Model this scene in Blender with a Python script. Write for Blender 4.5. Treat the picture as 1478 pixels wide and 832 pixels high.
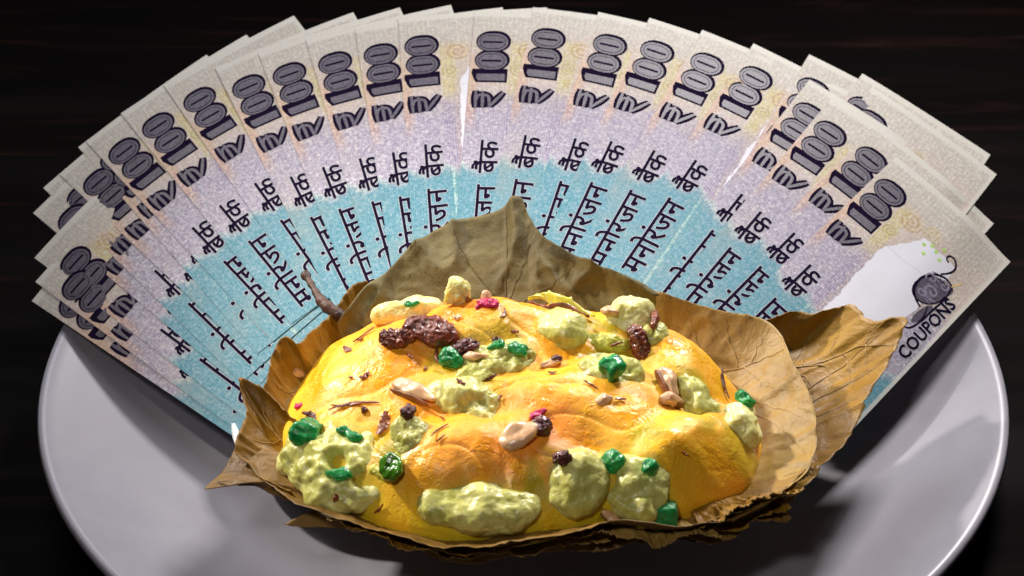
import bpy, bmesh, math, random
import numpy as np
from mathutils import Vector, Matrix, noise
from mathutils.bvhtree import BVHTree

random.seed(7)
for o in list(bpy.data.objects):
    bpy.data.objects.remove(o)
sc = bpy.context.scene
COL = sc.collection
R = math.radians

# ------------------------------------------------------------------ camera
PITCH = R(35)
CAM = Vector((0.0, -0.78703, 0.64445))
cd = bpy.data.cameras.new('camera')
cam = bpy.data.objects.new('camera', cd)
COL.objects.link(cam)
cam.location = CAM
cam.rotation_euler = (R(90) - PITCH, 0, 0)
cd.sensor_width = 36
cd.lens = 85.25
cd.clip_start = 0.05
cd.clip_end = 50
cd.dof.use_dof = True
cd.dof.focus_distance = 0.97
cd.dof.aperture_fstop = 18
sc.camera = cam

# ------------------------------------------------------------------ world and lamps
w = bpy.data.worlds.new('World')
sc.world = w
w.use_nodes = True
w.node_tree.nodes['Background'].inputs[0].default_value = (0.75, 0.6, 0.55, 1)
w.node_tree.nodes['Background'].inputs[1].default_value = 0.03

def lamp(name, kind, loc, target, power, col, size=0.1, size_y=None, cone=40, blend=1.0):
    l = bpy.data.lights.new(name, kind)
    l.energy = power
    l.color = col
    if kind == 'AREA':
        l.shape = 'RECTANGLE'
        l.size = size
        l.size_y = size_y or size
        l.spread = R(75)
    else:
        l.shadow_soft_size = size
        l.spot_size = R(cone)
        l.spot_blend = blend
    o = bpy.data.objects.new(name, l)
    COL.objects.link(o)
    o.location = loc
    o.rotation_euler = (Vector(target) - Vector(loc)).to_track_quat('-Z', 'Y').to_euler()
    return o

lamp('key_spot', 'SPOT', (-0.72, 0.40, 0.68), (0.035, -0.05, 0.06), 66, (1.0, 0.93, 0.82), 0.032, cone=20, blend=0.9)
lamp('softbox_back_right', 'AREA', (0.36, 0.70, 0.80), (0.10, 0.03, 0.06), 2.5, (1.0, 0.96, 0.94), 0.24, 0.18)
lamp('softbox_back_left', 'AREA', (-0.42, 0.80, 0.72), (-0.06, 0.03, 0.03), 0.75, (0.88, 0.91, 1.0), 0.5, 0.3)
lamp('softbox_front', 'AREA', (-0.25, -0.65, 0.95), (0.0, 0.0, 0.05), 0.5, (1.0, 0.95, 0.9), 0.12, 0.12)

vs = sc.view_settings
vs.view_transform = 'Standard'
vs.look = 'None'
vs.exposure = 0
vs.gamma = 1
vs.use_curve_mapping = False
sc.cycles.max_bounces = 8
sc.cycles.use_denoising = True

# ------------------------------------------------------------------ helpers
FPX = 3500.0
FW = Vector((0, math.cos(PITCH), -math.sin(PITCH)))
RT = Vector((1, 0, 0))
UP = RT.cross(FW)

def ray(x, y):
    return FW + RT * ((x - 739) / FPX) + UP * ((416 - y) / FPX)

def at(x, y, zmm):
    """the point of the place that stands zmm above the table and is seen at x, y of the photograph"""
    d = ray(x, y)
    return CAM + d * ((zmm / 1000 - CAM.z) / d.z)

def link(name, me, mats=None, parent=None, smooth=True):
    o = bpy.data.objects.new(name, me)
    COL.objects.link(o)
    if mats:
        for m in (mats if isinstance(mats, (list, tuple)) else [mats]):
            if m.name not in [s.name for s in me.materials if s]:
                me.materials.append(m)
    if parent:
        o.parent = parent
    if smooth and len(me.polygons):
        me.polygons.foreach_set('use_smooth', [True] * len(me.polygons))
    return o

def mesh(name, verts, faces):
    me = bpy.data.meshes.new(name)
    me.from_pydata([tuple(v) for v in verts], [], faces)
    me.update()
    return me

def tag(o, label=None, cat=None, group=None, kind=None):
    if label: o['label'] = label
    if cat: o['category'] = cat
    if group: o['group'] = group
    if kind: o['kind'] = kind
    return o

def smooth(a, b, x):
    t = max(0.0, min(1.0, (x - a) / (b - a)))
    return t * t * (3 - 2 * t)

def catmull(P, n):
    """n points evenly along a smooth curve through P"""
    P = [Vector(p) for p in P]
    Q = [P[0] * 2 - P[1]] + P + [P[-1] * 2 - P[-2]]
    dense = []
    for i in range(1, len(Q) - 2):
        for k in range(12):
            t = k / 12
            p0, p1, p2, p3 = Q[i - 1], Q[i], Q[i + 1], Q[i + 2]
            dense.append(0.5 * ((2 * p1) + (p2 - p0) * t + (2 * p0 - 5 * p1 + 4 * p2 - p3) * t * t + (3 * p1 - p0 - 3 * p2 + p3) * t ** 3))
    dense.append(P[-1])
    L = [0]
    for a, b in zip(dense, dense[1:]):
        L.append(L[-1] + (b - a).length)
    out = []
    j = 0
    for k in range(n):
        s = L[-1] * k / (n - 1)
        while j < len(L) - 2 and L[j + 1] < s:
            j += 1
        f = (s - L[j]) / max(1e-9, L[j + 1] - L[j])
        out.append(dense[j].lerp(dense[j + 1], min(1, f)))
    return out

def thicken(name, V, F, th):
    """a sheet given real thickness: both faces and the rim between them"""
    me = mesh(name, V, F)
    nrm = [v.normal.copy() for v in me.vertices]
    if sum(n.z for n in nrm) < 0:
        F = [tuple(reversed(f)) for f in F]; nrm = [-n for n in nrm]
    bpy.data.meshes.remove(me)
    n = len(V)
    V2 = [Vector(v) for v in V] + [Vector(v) - nrm[i] * th for i, v in enumerate(V)]
    cnt = {}
    for f in F:
        for a, b in zip(f, f[1:] + f[:1]):
            cnt[(a, b)] = 1
    F2 = list(F) + [tuple(n + i for i in reversed(f)) for f in F]
    for (a, b) in cnt:
        if (b, a) not in cnt:
            F2.append((b, a, n + a, n + b))
    return mesh(name, V2, F2)

def tube(points, radii, sides=6, verts=None, faces=None):
    verts = [] if verts is None else verts
    faces = [] if faces is None else faces
    b = len(verts)
    n = len(points)
    for i, p in enumerate(points):
        a = points[max(0, i - 1)]
        c = points[min(n - 1, i + 1)]
        d = (c - a).normalized()
        x = d.cross(Vector((0.1, 0.2, 1))).normalized()
        y = d.cross(x)
        for k in range(sides):
            th = 2 * math.pi * k / sides
            verts.append(p + (x * math.cos(th) + y * math.sin(th)) * radii[i])
    for i in range(n - 1):
        for k in range(sides):
            k2 = (k + 1) % sides
            faces.append((b + i * sides + k, b + i * sides + k2, b + (i + 1) * sides + k2, b + (i + 1) * sides + k))
    faces.append(tuple(b + k for k in range(sides))[::-1])
    faces.append(tuple(b + (n - 1) * sides + k for k in range(sides)))
    return verts, faces

# ------------------------------------------------------------------ materials
class NT:
    """a few shorthands for node trees"""
    def __init__(self, name):
        self.m = bpy.data.materials.new(name)
        self.m.use_nodes = True
        self.t = self.m.node_tree
        self.b = self.t.nodes['Principled BSDF']
        self.out = self.t.nodes['Material Output']
    def n(self, kind, **kw):
        nd = self.t.nodes.new(kind)
        for k, v in kw.items():
            if k.startswith('i_'):
                self.set(nd.inputs[k[2:].replace('_', ' ')], v)
            else:
                setattr(nd, k, v)
        return nd
    def set(self, sock, v):
        if isinstance(v, bpy.types.NodeSocket):
            self.t.links.new(v, sock)
        else:
            if sock.type == 'RGBA' and len(v) == 3:
                v = (*v, 1)
            sock.default_value = v
    def math(self, op, a, b=0.0, c=None, clamp=False):
        nd = self.t.nodes.new('ShaderNodeMath')
        nd.operation = op
        nd.use_clamp = clamp
        self.set(nd.inputs[0], a)
        self.set(nd.inputs[1], b)
        if c is not None:
            self.set(nd.inputs[2], c)
        return nd.outputs[0]
    def mix(self, f, a, b, mode='MIX'):
        nd = self.t.nodes.new('ShaderNodeMix')
        nd.data_type = 'RGBA'
        nd.blend_type = mode
        self.set(nd.inputs['Factor'], f)
        self.set(nd.inputs[6], a)
        self.set(nd.inputs[7], b)
        return nd.outputs[2]
    def step(self, x, a, b):
        """0 below a, 1 above b"""
        nd = self.t.nodes.new('ShaderNodeMapRange')
        nd.interpolation_type = 'SMOOTHSTEP'
        self.set(nd.inputs['Value'], x)
        lo, hi, o0, o1 = (a, b, 0, 1) if a < b else (b, a, 1, 0)
        nd.inputs['From Min'].default_value = lo
        nd.inputs['From Max'].default_value = hi
        nd.inputs['To Min'].default_value = o0
        nd.inputs['To Max'].default_value = o1
        return nd.outputs['Result']
    def noise(self, vec, scale, detail=4, rough=0.55, dist=0.0, out='Fac'):
        nd = self.n('ShaderNodeTexNoise')
        if vec is not None: self.set(nd.inputs['Vector'], vec)
        nd.inputs['Scale'].default_value = scale
        nd.inputs['Detail'].default_value = detail
        nd.inputs['Roughness'].default_value = rough
        nd.inputs['Distortion'].default_value = dist
        return nd.outputs[out]
    def voro(self, vec, scale, feature='F1', rnd=1.0):
        nd = self.n('ShaderNodeTexVoronoi')
        nd.feature = feature
        if vec is not None: self.set(nd.inputs['Vector'], vec)
        nd.inputs['Scale'].default_value = scale
        nd.inputs['Randomness'].default_value = rnd
        return nd.outputs['Distance']
    def ramp(self, f, stops):
        nd = self.n('ShaderNodeValToRGB')
        el = nd.color_ramp.elements
        while len(el) < len(stops): el.new(0.5)
        for e, (p, c) in zip(el, stops):
            e.position = p
            e.color = (*c, 1)
        self.set(nd.inputs['Fac'], f)
        return nd.outputs['Color']
    def bump(self, h, strength, dist, normal=None):
        nd = self.n('ShaderNodeBump')
        nd.inputs['Strength'].default_value = strength
        nd.inputs['Distance'].default_value = dist
        self.set(nd.inputs['Height'], h)
        if normal is not None: self.set(nd.inputs['Normal'], normal)
        return nd.outputs['Normal']
    def obj(self):
        return self.n('ShaderNodeTexCoord').outputs['Object']
    def P(self, **kw):
        for k, v in kw.items():
            self.set(self.b.inputs[k.replace('_', ' ')], v)

def simple(name, col, rough=0.5, var=0.25, scale=300, bump=0.3, bdist=0.0004, sss=0.0, coat=0.0, spec=0.5, trans=0.0):
    t = NT(name)
    v = t.obj()
    f = t.noise(v, scale)
    c2 = tuple(min(1, c * (1 + var)) for c in col)
    c1 = tuple(c * (1 - var) for c in col)
    t.P(Base_Color=t.ramp(f, [(0.3, c1), (0.7, c2)]), Roughness=rough)
    if sss:
        t.P(Subsurface_Weight=sss, Subsurface_Scale=0.003)
        t.b.inputs['Subsurface Radius'].default_value = (1.0, 0.7, 0.3)
    if coat:
        t.P(Coat_Weight=coat, Coat_Roughness=0.08)
    if trans:
        t.P(Transmission_Weight=trans, IOR=1.42)
    t.b.inputs['Specular IOR Level'].default_value = spec
    t.P(Normal=t.bump(t.noise(v, scale * 2.2, 5, 0.6), bump, bdist))
    return t.m

# --- table
t = NT('dark_wood')
v = t.obj()
mp = t.n('ShaderNodeMapping'); t.set(mp.inputs['Vector'], v); mp.inputs['Scale'].default_value = (1.6, 14, 1); mp.inputs['Rotation'].default_value = (0, 0, R(4))
f = t.noise(mp.outputs[0], 3.0, 6, 0.62, 1.3)
f2 = t.noise(mp.outputs[0], 1.1, 3, 0.5, 0.6)
col = t.ramp(f, [(0.35, (0.0008, 0.0003, 0.0004)), (0.55, (0.0018, 0.0006, 0.0006)), (0.66, (0.008, 0.003, 0.002)), (0.8, (0.014, 0.010, 0.011))])
t.P(Base_Color=col, Roughness=t.ramp(f2, [(0.35, (0.55,) * 3), (0.7, (0.75,) * 3)]), Normal=t.bump(f, 0.25, 0.002))
t.b.inputs['Specular IOR Level'].default_value = 0.02
M_table = t.m

# --- ceramic
t = NT('pale_grey_ceramic')
v = t.obj()
f = t.noise(v, 9, 3, 0.5)
t.P(Base_Color=t.ramp(f, [(0.3, (0.17, 0.16, 0.19)), (0.7, (0.25, 0.238, 0.272))]), Roughness=0.5, Coat_Weight=0.4, Coat_Roughness=0.32,
    Normal=t.bump(t.noise(v, 14, 2, 0.5), 0.12, 0.003))
sm1 = t.noise(v, 22, 5, 0.65, 1.2)
t.P(Roughness=t.ramp(sm1, [(0.35, (0.46,) * 3), (0.7, (0.58,) * 3)]))
sm2 = t.step(t.noise(v, 170, 3, 0.6, 0.5), 0.66, 0.74)
t.P(Base_Color=t.mix(t.math('MULTIPLY', t.math('MULTIPLY', sm2, t.step(sm1, 0.45, 0.6)), 0.25), t.ramp(sm1, [(0.3, (0.235, 0.222, 0.26)), (0.7, (0.27, 0.257, 0.295))]), (0.30, 0.22, 0.10)))
M_plate = t.m
M_white = simple('white_ceramic', (0.82, 0.82, 0.83), 0.15, 0.03, 20, 0.05, coat=0.5)

# --- leaves
def leaf_mat(name, a, b, c, rough=0.5):
    t = NT(name)
    uv = t.n('ShaderNodeUVMap').outputs[0]
    v = t.obj()
    big = t.noise(v, 26, 4, 0.6, 0.4)
    fine = t.noise(v, 420, 4, 0.7)
    colr = t.ramp(big, [(0.28, a), (0.5, b), (0.74, c)])
    colr = t.mix(t.math('MULTIPLY', t.step(fine, 0.5, 0.75), 0.35), colr, tuple(x * 0.45 for x in b))
    net = t.voro(v, 330, 'DISTANCE_TO_EDGE')
    net2 = t.voro(v, 150, 'DISTANCE_TO_EDGE')
    colr = t.mix(t.math('MULTIPLY', t.step(net2, 0.05, 0.0), 0.12), colr, c)
    spots = t.step(t.noise(v, 70, 3, 0.6, 1.0), 0.66, 0.74)
    colr = t.mix(t.math('MULTIPLY', spots, 0.55), colr, tuple(x * 0.35 for x in a))
    h = t.math('ADD', t.math('MULTIPLY', t.step(net, 0.0, 0.12), 0.05), t.math('ADD', t.math('MULTIPLY', t.step(net2, 0.0, 0.12), 0.05), t.math('MULTIPLY', t.noise(v, 60, 5, 0.6, 0.8), 2.2)))
    t.P(Base_Color=colr, Roughness=rough, Normal=t.bump(h, 0.55, 0.0009))
    t.b.inputs['Specular IOR Level'].default_value = 0.4
    # thin dry leaf lets a little light through
    tr = t.n('ShaderNodeBsdfTranslucent')
    t.set(tr.inputs['Color'], colr)
    ms = t.n('ShaderNodeMixShader')
    ms.inputs[0].default_value = 0.12
    t.t.links.new(t.b.outputs[0], ms.inputs[1])
    t.t.links.new(tr.outputs[0], ms.inputs[2])
    t.t.links.new(ms.outputs[0], t.out.inputs['Surface'])
    return t.m

M_gold = leaf_mat('golden_dry_leaf', (0.16, 0.070, 0.004), (0.30, 0.150, 0.010), (0.43, 0.235, 0.026))
M_tan = leaf_mat('tan_dry_leaf', (0.25, 0.145, 0.028), (0.36, 0.22, 0.052), (0.46, 0.30, 0.085))
M_olive = leaf_mat('olive_dry_leaf', (0.085, 0.060, 0.014), (0.15, 0.112, 0.032), (0.24, 0.195, 0.08), 0.68)
M_brown = leaf_mat('brown_dry_leaf', (0.13, 0.065, 0.012), (0.24, 0.130, 0.026), (0.36, 0.205, 0.05))
M_vein = simple('leaf_vein', (0.42, 0.27, 0.09), 0.5, 0.3, 200, 0.3)
M_veind = simple('dark_leaf_vein', (0.09, 0.045, 0.015), 0.5, 0.3, 200, 0.3)
M_twig = simple('twig_bark', (0.07, 0.026, 0.012), 0.5, 0.5, 250, 0.8, 0.0008)

# --- froth
t = NT('saffron_froth')
v = t.obj()
big = t.noise(v, 20, 3, 0.5, 0.5)
mid = t.noise(v, 85, 5, 0.6, 0.6)
col = t.ramp(big, [(0.33, (0.96, 0.50, 0.02)), (0.5, (0.95, 0.40, 0.014)), (0.66, (0.94, 0.31, 0.018))])
col = t.mix(t.math('MULTIPLY', t.step(mid, 0.55, 0.8), 0.45), col, (0.95, 0.60, 0.13))
crk = t.noise(v, 240, 6, 0.7, 1.5)
col = t.mix(t.math('MULTIPLY', t.step(crk, 0.50, 0.64), 0.35), col, (0.80, 0.25, 0.012))
col = t.mix(t.math('MULTIPLY', t.step(t.noise(v, 120, 4, 0.6, 2.5), 0.60, 0.68), 0.22), col, (0.97, 0.66, 0.20))  # whitish highlights put into the froth colour as pale patches
at_ = t.n('ShaderNodeAttribute'); at_.attribute_name = 'edge'
col = t.mix(t.math('MULTIPLY', at_.outputs['Fac'], 0.8), col, (0.93, 0.62, 0.018))
ap = t.n('ShaderNodeAttribute'); ap.attribute_name = 'green'
col = t.mix(t.math('MULTIPLY', ap.outputs['Fac'], 0.85), col, (0.34, 0.36, 0.01))
wet = t.step(t.noise(v, 60, 3, 0.6, 0.6), 0.48, 0.62)
h = t.math('ADD', t.math('ADD', t.math('MULTIPLY', t.noise(v, 150, 5, 0.6, 0.8), 1.0), t.math('MULTIPLY', t.step(t.voro(v, 520), 0.35, 0.05), t.math('MULTIPLY', t.noise(v, 70, 2), -0.5))), t.math('MULTIPLY', t.math('MULTIPLY', t.noise(v, 420, 3, 0.6, 1.2), wet), 0.9))
t.P(Base_Color=col, Roughness=t.math('SUBTRACT', 0.5, t.math('MULTIPLY', wet, 0.27)), Subsurface_Weight=0.32, Subsurface_Scale=0.003,
    Coat_Weight=t.math('MULTIPLY', wet, 0.22), Coat_Roughness=0.2, Normal=t.bump(h, 0.42, 0.0013))
t.b.inputs['Subsurface Radius'].default_value = (1.0, 0.55, 0.12)
M_froth = t.m

# --- khoya lumps
def lump_mat(name, a, b):
    t = NT(name)
    v = t.obj()
    f = t.noise(v, 60, 5, 0.6)
    g = t.noise(v, 260, 4, 0.65)
    h = t.math('ADD', t.noise(v, 330, 6, 0.7, 0.5), t.math('MULTIPLY', t.voro(v, 260), 0.5))
    c = t.mix(t.math('MULTIPLY', t.step(g, 0.5, 0.8), 0.5), t.ramp(f, [(0.3, a), (0.7, b)]), tuple(min(1, x * 1.2) for x in b))
    c = t.mix(t.math('MULTIPLY', t.step(t.noise(v, 110, 3, 0.6), 0.54, 0.68), 0.6), c, tuple(x * 0.7 for x in a))
    t.P(Base_Color=c, Roughness=0.36, Subsurface_Weight=0.5, Subsurface_Scale=0.004, Coat_Weight=0.15, Coat_Roughness=0.2, Normal=t.bump(h, 0.32, 0.0009))
    t.b.inputs['Subsurface Radius'].default_value = (0.9, 0.8, 0.3)
    return t.m
M_lump = lump_mat('cream_green_khoya', (0.38, 0.37, 0.05), (0.80, 0.77, 0.30))
M_lumppale = lump_mat('pale_yellow_khoya', (0.72, 0.68, 0.22), (0.86, 0.82, 0.42))
M_lumpgreen = lump_mat('green_stained_khoya', (0.36, 0.36, 0.03), (0.60, 0.56, 0.08))
M_green = simple('green_candied_fruit', (0.012, 0.33, 0.085), 0.3, 0.5, 180, 0.5, 0.001, sss=0.5, coat=0.3, trans=0.35)
M_dgreen = simple('dark_green_syrup', (0.05, 0.16, 0.01), 0.12, 0.5, 160, 0.5, 0.001, sss=0.2, coat=0.8)
M_almond = simple('almond_flesh', (0.66, 0.40, 0.22), 0.35, 0.2, 160, 0.35, 0.0006, sss=0.25, coat=0.25)
M_skin = simple('almond_skin', (0.20, 0.06, 0.02), 0.4, 0.5, 220, 0.6)
M_date = simple('dark_date', (0.17, 0.028, 0.010), 0.3, 0.6, 160, 0.9, 0.0012, sss=0.1, coat=0.5)
M_crumb = simple('dark_red_crumb', (0.10, 0.014, 0.016), 0.28, 0.6, 300, 0.9, 0.001, coat=0.3)
M_petal = simple('rose_petal', (0.55, 0.02, 0.11), 0.4, 0.3, 300, 0.4)
M_flake = simple('red_brown_flake', (0.22, 0.05, 0.014), 0.35, 0.5, 260, 0.7, coat=0.2)

# ------------------------------------------------------------------ the surface and crockery
def lathe(name, prof, seg=160):
    vs_, fs = [], []
    for r, z in prof:
        for k in range(seg):
            a = 2 * math.pi * k / seg
            vs_.append((r * math.cos(a), r * math.sin(a), z))
    for i in range(len(prof) - 1):
        for k in range(seg):
            k2 = (k + 1) % seg
            fs.append((i * seg + k, i * seg + k2, (i + 1) * seg + k2, (i + 1) * seg + k))
    fs.append(tuple(range(seg))[::-1])
    return mesh(name, vs_, fs)

me = mesh('table_top', [(-1.5, -1.2, 0), (1.5, -1.2, 0), (1.5, 1.5, 0), (-1.5, 1.5, 0)], [(0, 1, 2, 3)])
tag(link('table_top', me, M_table, smooth=False), kind='structure')

def sm_prof(pts, n=60):
    q = catmull([Vector((a, b, 0)) for a, b in pts], n)
    return [(max(0.0001, p.x), p.y) for p in q]

prof = [(0.085, 0.0015), (0.088, 0.0)] + sm_prof([(0.10, 0.0012), (0.15, 0.0075), (0.19, 0.019), (0.1995, 0.0235), (0.2015, 0.0262), (0.1995, 0.0275), (0.196, 0.0265),
                    (0.187, 0.0228), (0.165, 0.0152), (0.14, 0.0095), (0.115, 0.0065), (0.08, 0.0052), (0.03, 0.005), (0.0006, 0.005)], 90)
plate = link('serving_plate', lathe('serving_plate', prof), M_plate)
plate.location = (0.0047, 0.0319, 0.0005)
plate.scale = (1.01, 1.01, 1.0)
tag(plate, 'large round pale grey glazed plate beneath the leaf bowl and notes', 'plate')

prof = [(0.024, 0.0062)] + sm_prof([(0.026, 0.0068), (0.036, 0.011), (0.043, 0.019), (0.0455, 0.0265), (0.047, 0.0285), (0.0455, 0.0292), (0.043, 0.027), (0.040, 0.0205), (0.032, 0.0135), (0.015, 0.0105), (0.0006, 0.010)], 60)
bowl = link('small_bowl', lathe('small_bowl', prof, 120), M_white)
bowl.location = at(333, 618, 28) + Vector((0.047, 0.004, -0.0282))
bowl.location.z = 0.0
tag(bowl, 'small white bowl whose bright rim peeks out left of the leaves', 'bowl')

# ------------------------------------------------------------------ the fan of notes
NW, NL = 68.0, 157.0
ANC = 17.5                      # distance of the numerals' reference point from the outer end            # a note, mm
APEX = at(746, 757, 38)
TA, BE = R(36.6), R(21.9)       # the fan droops like a shallow cone round its pinched end
AX = Vector((0, -math.sin(TA), math.cos(TA)))
EX = Vector((1, 0, 0))
EY = AX.cross(EX)

def cone_dev(px, py, lift=0.0):
    """where the sight line meets the fan, as flat (unrolled) millimetres"""
    d = ray(px, py)
    o = CAM - (APEX + AX * (lift / 1000 / math.cos(BE)))
    s2 = math.sin(BE) ** 2
    a = d.dot(AX) ** 2 - s2 * d.dot(d)
    b = 2 * (d.dot(AX) * o.dot(AX) - s2 * d.dot(o))
    c = o.dot(AX) ** 2 - s2 * o.dot(o)
    D = math.sqrt(b * b - 4 * a * c)
    for tt in sorted([(-b - D) / (2 * a), (-b + D) / (2 * a)]):
        q = o + d * tt
        if tt > 0 and q.dot(AX) <= 1e-9:
            rho = q.length * 1000
            psi = math.atan2(q.dot(EX), q.dot(EY)) * math.cos(BE)
            return Vector((rho * math.sin(psi), rho * math.cos(psi)))

def cone_pt(x, y, h):
    ex, ey, ax, ap = (np.array(q)[None, :] for q in (EX, EY, AX, APEX))
    rho = (np.hypot(x, y) / 1000)[:, None]
    phi = (np.arctan2(x, y) / math.cos(BE))[:, None]
    e = ex * np.sin(phi) + ey * np.cos(phi)
    tv = ex * np.cos(phi) - ey * np.sin(phi)
    dv = e * math.cos(BE) - ax * math.sin(BE)
    nv = np.cross(tv, dv)
    return ap + dv * rho + nv * (np.asarray(h)[:, None] / 1000)

# print on the paper, in millimetres: u from the left edge, tt from the outer end
def note_mat():
    t = NT('printed_note_paper')
    uvn = t.n('ShaderNodeUVMap').outputs[0]
    sep = t.n('ShaderNodeSeparateXYZ'); t.set(sep.inputs[0], uvn)
    u = t.math('MULTIPLY', sep.outputs[0], 100)
    tt = t.math('MULTIPLY', sep.outputs[1], 100)
    oi = t.n('ShaderNodeObjectInfo').outputs['Random']
    vec = t.n('ShaderNodeCombineXYZ'); t.set(vec.inputs[0], u); t.set(vec.inputs[1], tt); t.set(vec.inputs[2], t.math('MULTIPLY', oi, 40.0))
    V = vec.outputs[0]
    n1 = t.noise(V, 0.09, 2)
    w1 = t.math('MULTIPLY', t.math('SUBTRACT', n1, 0.5), 14)
    tw = t.math('ADD', tt, w1)
    col = t.mix(t.step(tw, 8, 26), (0.62, 0.59, 0.49), (0.66, 0.57, 0.47))
    col = t.mix(t.step(tw, 42, 66), col, (0.49, 0.46, 0.53))
    # warm edge beside the numerals
    warm = t.math('MULTIPLY', t.math('MULTIPLY', t.step(u, 5.5, 2.0), t.step(tt, 24, 36)), t.step(tt, 78, 60))
    col = t.mix(t.math('MULTIPLY', warm, 0.6), col, (0.75, 0.46, 0.27))
    # lengthwise line columns right of the text
    c1 = t.math('MULTIPLY', t.step(u, 17.2, 17.8), t.step(u, 24.5, 23.5))
    lines = t.math('ABSOLUTE', t.math('SINE', t.math('MULTIPLY', u, 2.9)))
    yl = t.math('MULTIPLY', t.step(tt, 14, 24), t.step(tt, 58, 46))
    colc = t.mix(yl, (0.34, 0.26, 0.42), (0.60, 0.55, 0.14))
    col = t.mix(t.math('MULTIPLY', t.math('MULTIPLY', c1, t.step(tt, 13, 20)), t.math('MULTIPLY', t.step(lines, 0.75, 0.35), 0.75)), col, colc)
    col = t.mix(t.math('MULTIPLY', t.math('MULTIPLY', c1, yl), 0.35), col, (0.72, 0.64, 0.25))
    # scroll ornament at the outer end of the columns
    def scroll(cu, ct, r, cc, fr, k):
        nonlocal col
        dx = t.math('SUBTRACT', u, cu); dy = t.math('SUBTRACT', tt, ct)
        rr = t.math('SQRT', t.math('ADD', t.math('MULTIPLY', dx, dx), t.math('MULTIPLY', dy, dy)))
        ang = t.math('ARCTAN2', dy, dx)
        sp = t.math('SINE', t.math('ADD', t.math('MULTIPLY', rr, fr), ang))
        m = t.math('MULTIPLY', t.step(rr, r, r * 0.8), t.step(sp, -0.2, 0.5))
        m2 = t.math('MULTIPLY', t.step(rr, r * 1.15, r * 0.7), 0.35)
        col = t.mix(m2, col, cc)
        col = t.mix(t.math('MULTIPLY', m, k), col, tuple(x * 0.62 for x in cc))
    scroll(25.5, 24.0, 6.0, (0.78, 0.56, 0.26), 2.6, 0.75)
    scroll(21.5, 36.0, 4.2, (0.70, 0.60, 0.25), 3.4, 0.7)
    scroll(22.0, 45.5, 2.8, (0.72, 0.60, 0.22), 4.0, 0.6)
    scroll(36.0, 22.0, 5.0, (0.76, 0.64, 0.30), 2.9, 0.6)
    scroll(43.0, 30.0, 3.4, (0.78, 0.58, 0.30), 3.4, 0.55)
    # watermark window, ragged edge
    rag = t.math('MULTIPLY', t.math('SUBTRACT', t.noise(V, 0.10, 2, 0.5), 0.5), 6)
    ur = t.math('ADD', u, rag); tr = t.math('ADD', tt, rag)
    slope = t.math('ADD', ur, t.math('MULTIPLY', t.step(tt, 46, 27), -9.0))
    win = t.math('MULTIPLY', t.math('MULTIPLY', t.step(slope, 24.4, 25.0), t.step(ur, 53, 52.4)), t.math('MULTIPLY', t.step(tr, 25.5, 26.1), t.step(tr, 98.5, 97.9)))
    rim = t.math('MULTIPLY', t.math('MULTIPLY', t.step(slope, 22.0, 22.6), t.step(ur, 55.2, 54.6)), t.math('MULTIPLY', t.step(tr, 23.5, 24.1), t.step(tr, 101.2, 100.6)))
    # teal lower end with a scalloped border
    sca = t.math('MULTIPLY', t.math('ABSOLUTE', t.math('SINE', t.math('MULTIPLY', u, 0.19))), 5.0)
    tb = t.math('ADD', t.math('SUBTRACT', tt, sca), t.math('MULTIPLY', w1, 0.2))
    teal = t.step(tb, 90.0, 98.5)
    tealc = t.mix(t.noise(V, 0.13, 3), (0.13, 0.29, 0.365), (0.25, 0.40, 0.47))
    col = t.mix(t.math('MULTIPLY', rim, 0.45), col, (0.60, 0.50, 0.42))
    col = t.mix(teal, col, tealc)
    band = t.math('MULTIPLY', t.step(tb, 90.5, 92.0), t.step(tb, 96.0, 94.2))
    col = t.mix(t.math('MULTIPLY', band, 0.45), col, (0.55, 0.66, 0.60))
    col = t.mix(t.math('MULTIPLY', t.math('MULTIPLY', c1, teal), t.math('MULTIPLY', t.step(lines, 0.5, 0.25), 0.75)), col, (0.05, 0.28, 0.22))
    col = t.mix(t.math('MULTIPLY', t.math('MULTIPLY', teal, t.math('MULTIPLY', t.step(u, 18.8, 19.1), t.step(u, 20.4, 20.1))), 0.8), col, (0.50, 0.66, 0.58))
    # pillar of dots beside the columns, only in the teal part
    dots = t.math('MULTIPLY', t.math('MULTIPLY', t.step(u, 26, 26.5), t.step(u, 33, 32)), t.math('MULTIPLY', teal, t.step(t.voro(V, 0.9, rnd=0.2), 0.35, 0.2)))
    col = t.mix(t.math('MULTIPLY', dots, 0.5), col, (0.04, 0.22, 0.33))
    # fine engraved speckle and waves
    sp = t.noise(V, 0.62, 3, 0.8)
    wv = t.n('ShaderNodeTexWave'); t.set(wv.inputs['Vector'], V); wv.inputs['Scale'].default_value = 0.32; wv.inputs['Distortion'].default_value = 9; wv.inputs['Detail'].default_value = 2; wv.inputs['Detail Scale'].default_value = 0.6
    eng = t.math('ADD', t.math('MULTIPLY', t.step(sp, 0.40, 0.60), 0.7), t.math('MULTIPLY', wv.outputs['Fac'], 0.35))
    dens = t.math('ADD', 0.5, t.math('MULTIPLY', t.step(tt, 40, 66), 0.42))
    dark = t.mix(0.8, col, (0.35, 0.30, 0.48), 'MULTIPLY')
    dark = t.mix(teal, dark, (0.04, 0.22, 0.30))
    col = t.mix(t.math('MULTIPLY', eng, dens), col, dark)
    vl = t.math('ABSOLUTE', t.math('SINE', t.math('ADD', t.math('MULTIPLY', u, 1.55), t.math('MULTIPLY', t.noise(V, 0.05, 2), 6.0))))
    col = t.mix(t.math('MULTIPLY', t.step(vl, 0.35, 0.05), 0.4), col, dark)
    hl = t.step(t.noise(V, 0.7, 3, 0.7), 0.54, 0.64)
    col = t.mix(t.math('MULTIPLY', t.math('MULTIPLY', hl, 0.5), t.math('SUBTRACT', 1.0, t.math('MULTIPLY', teal, 0.6))), col, (0.78, 0.76, 0.74))
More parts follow.
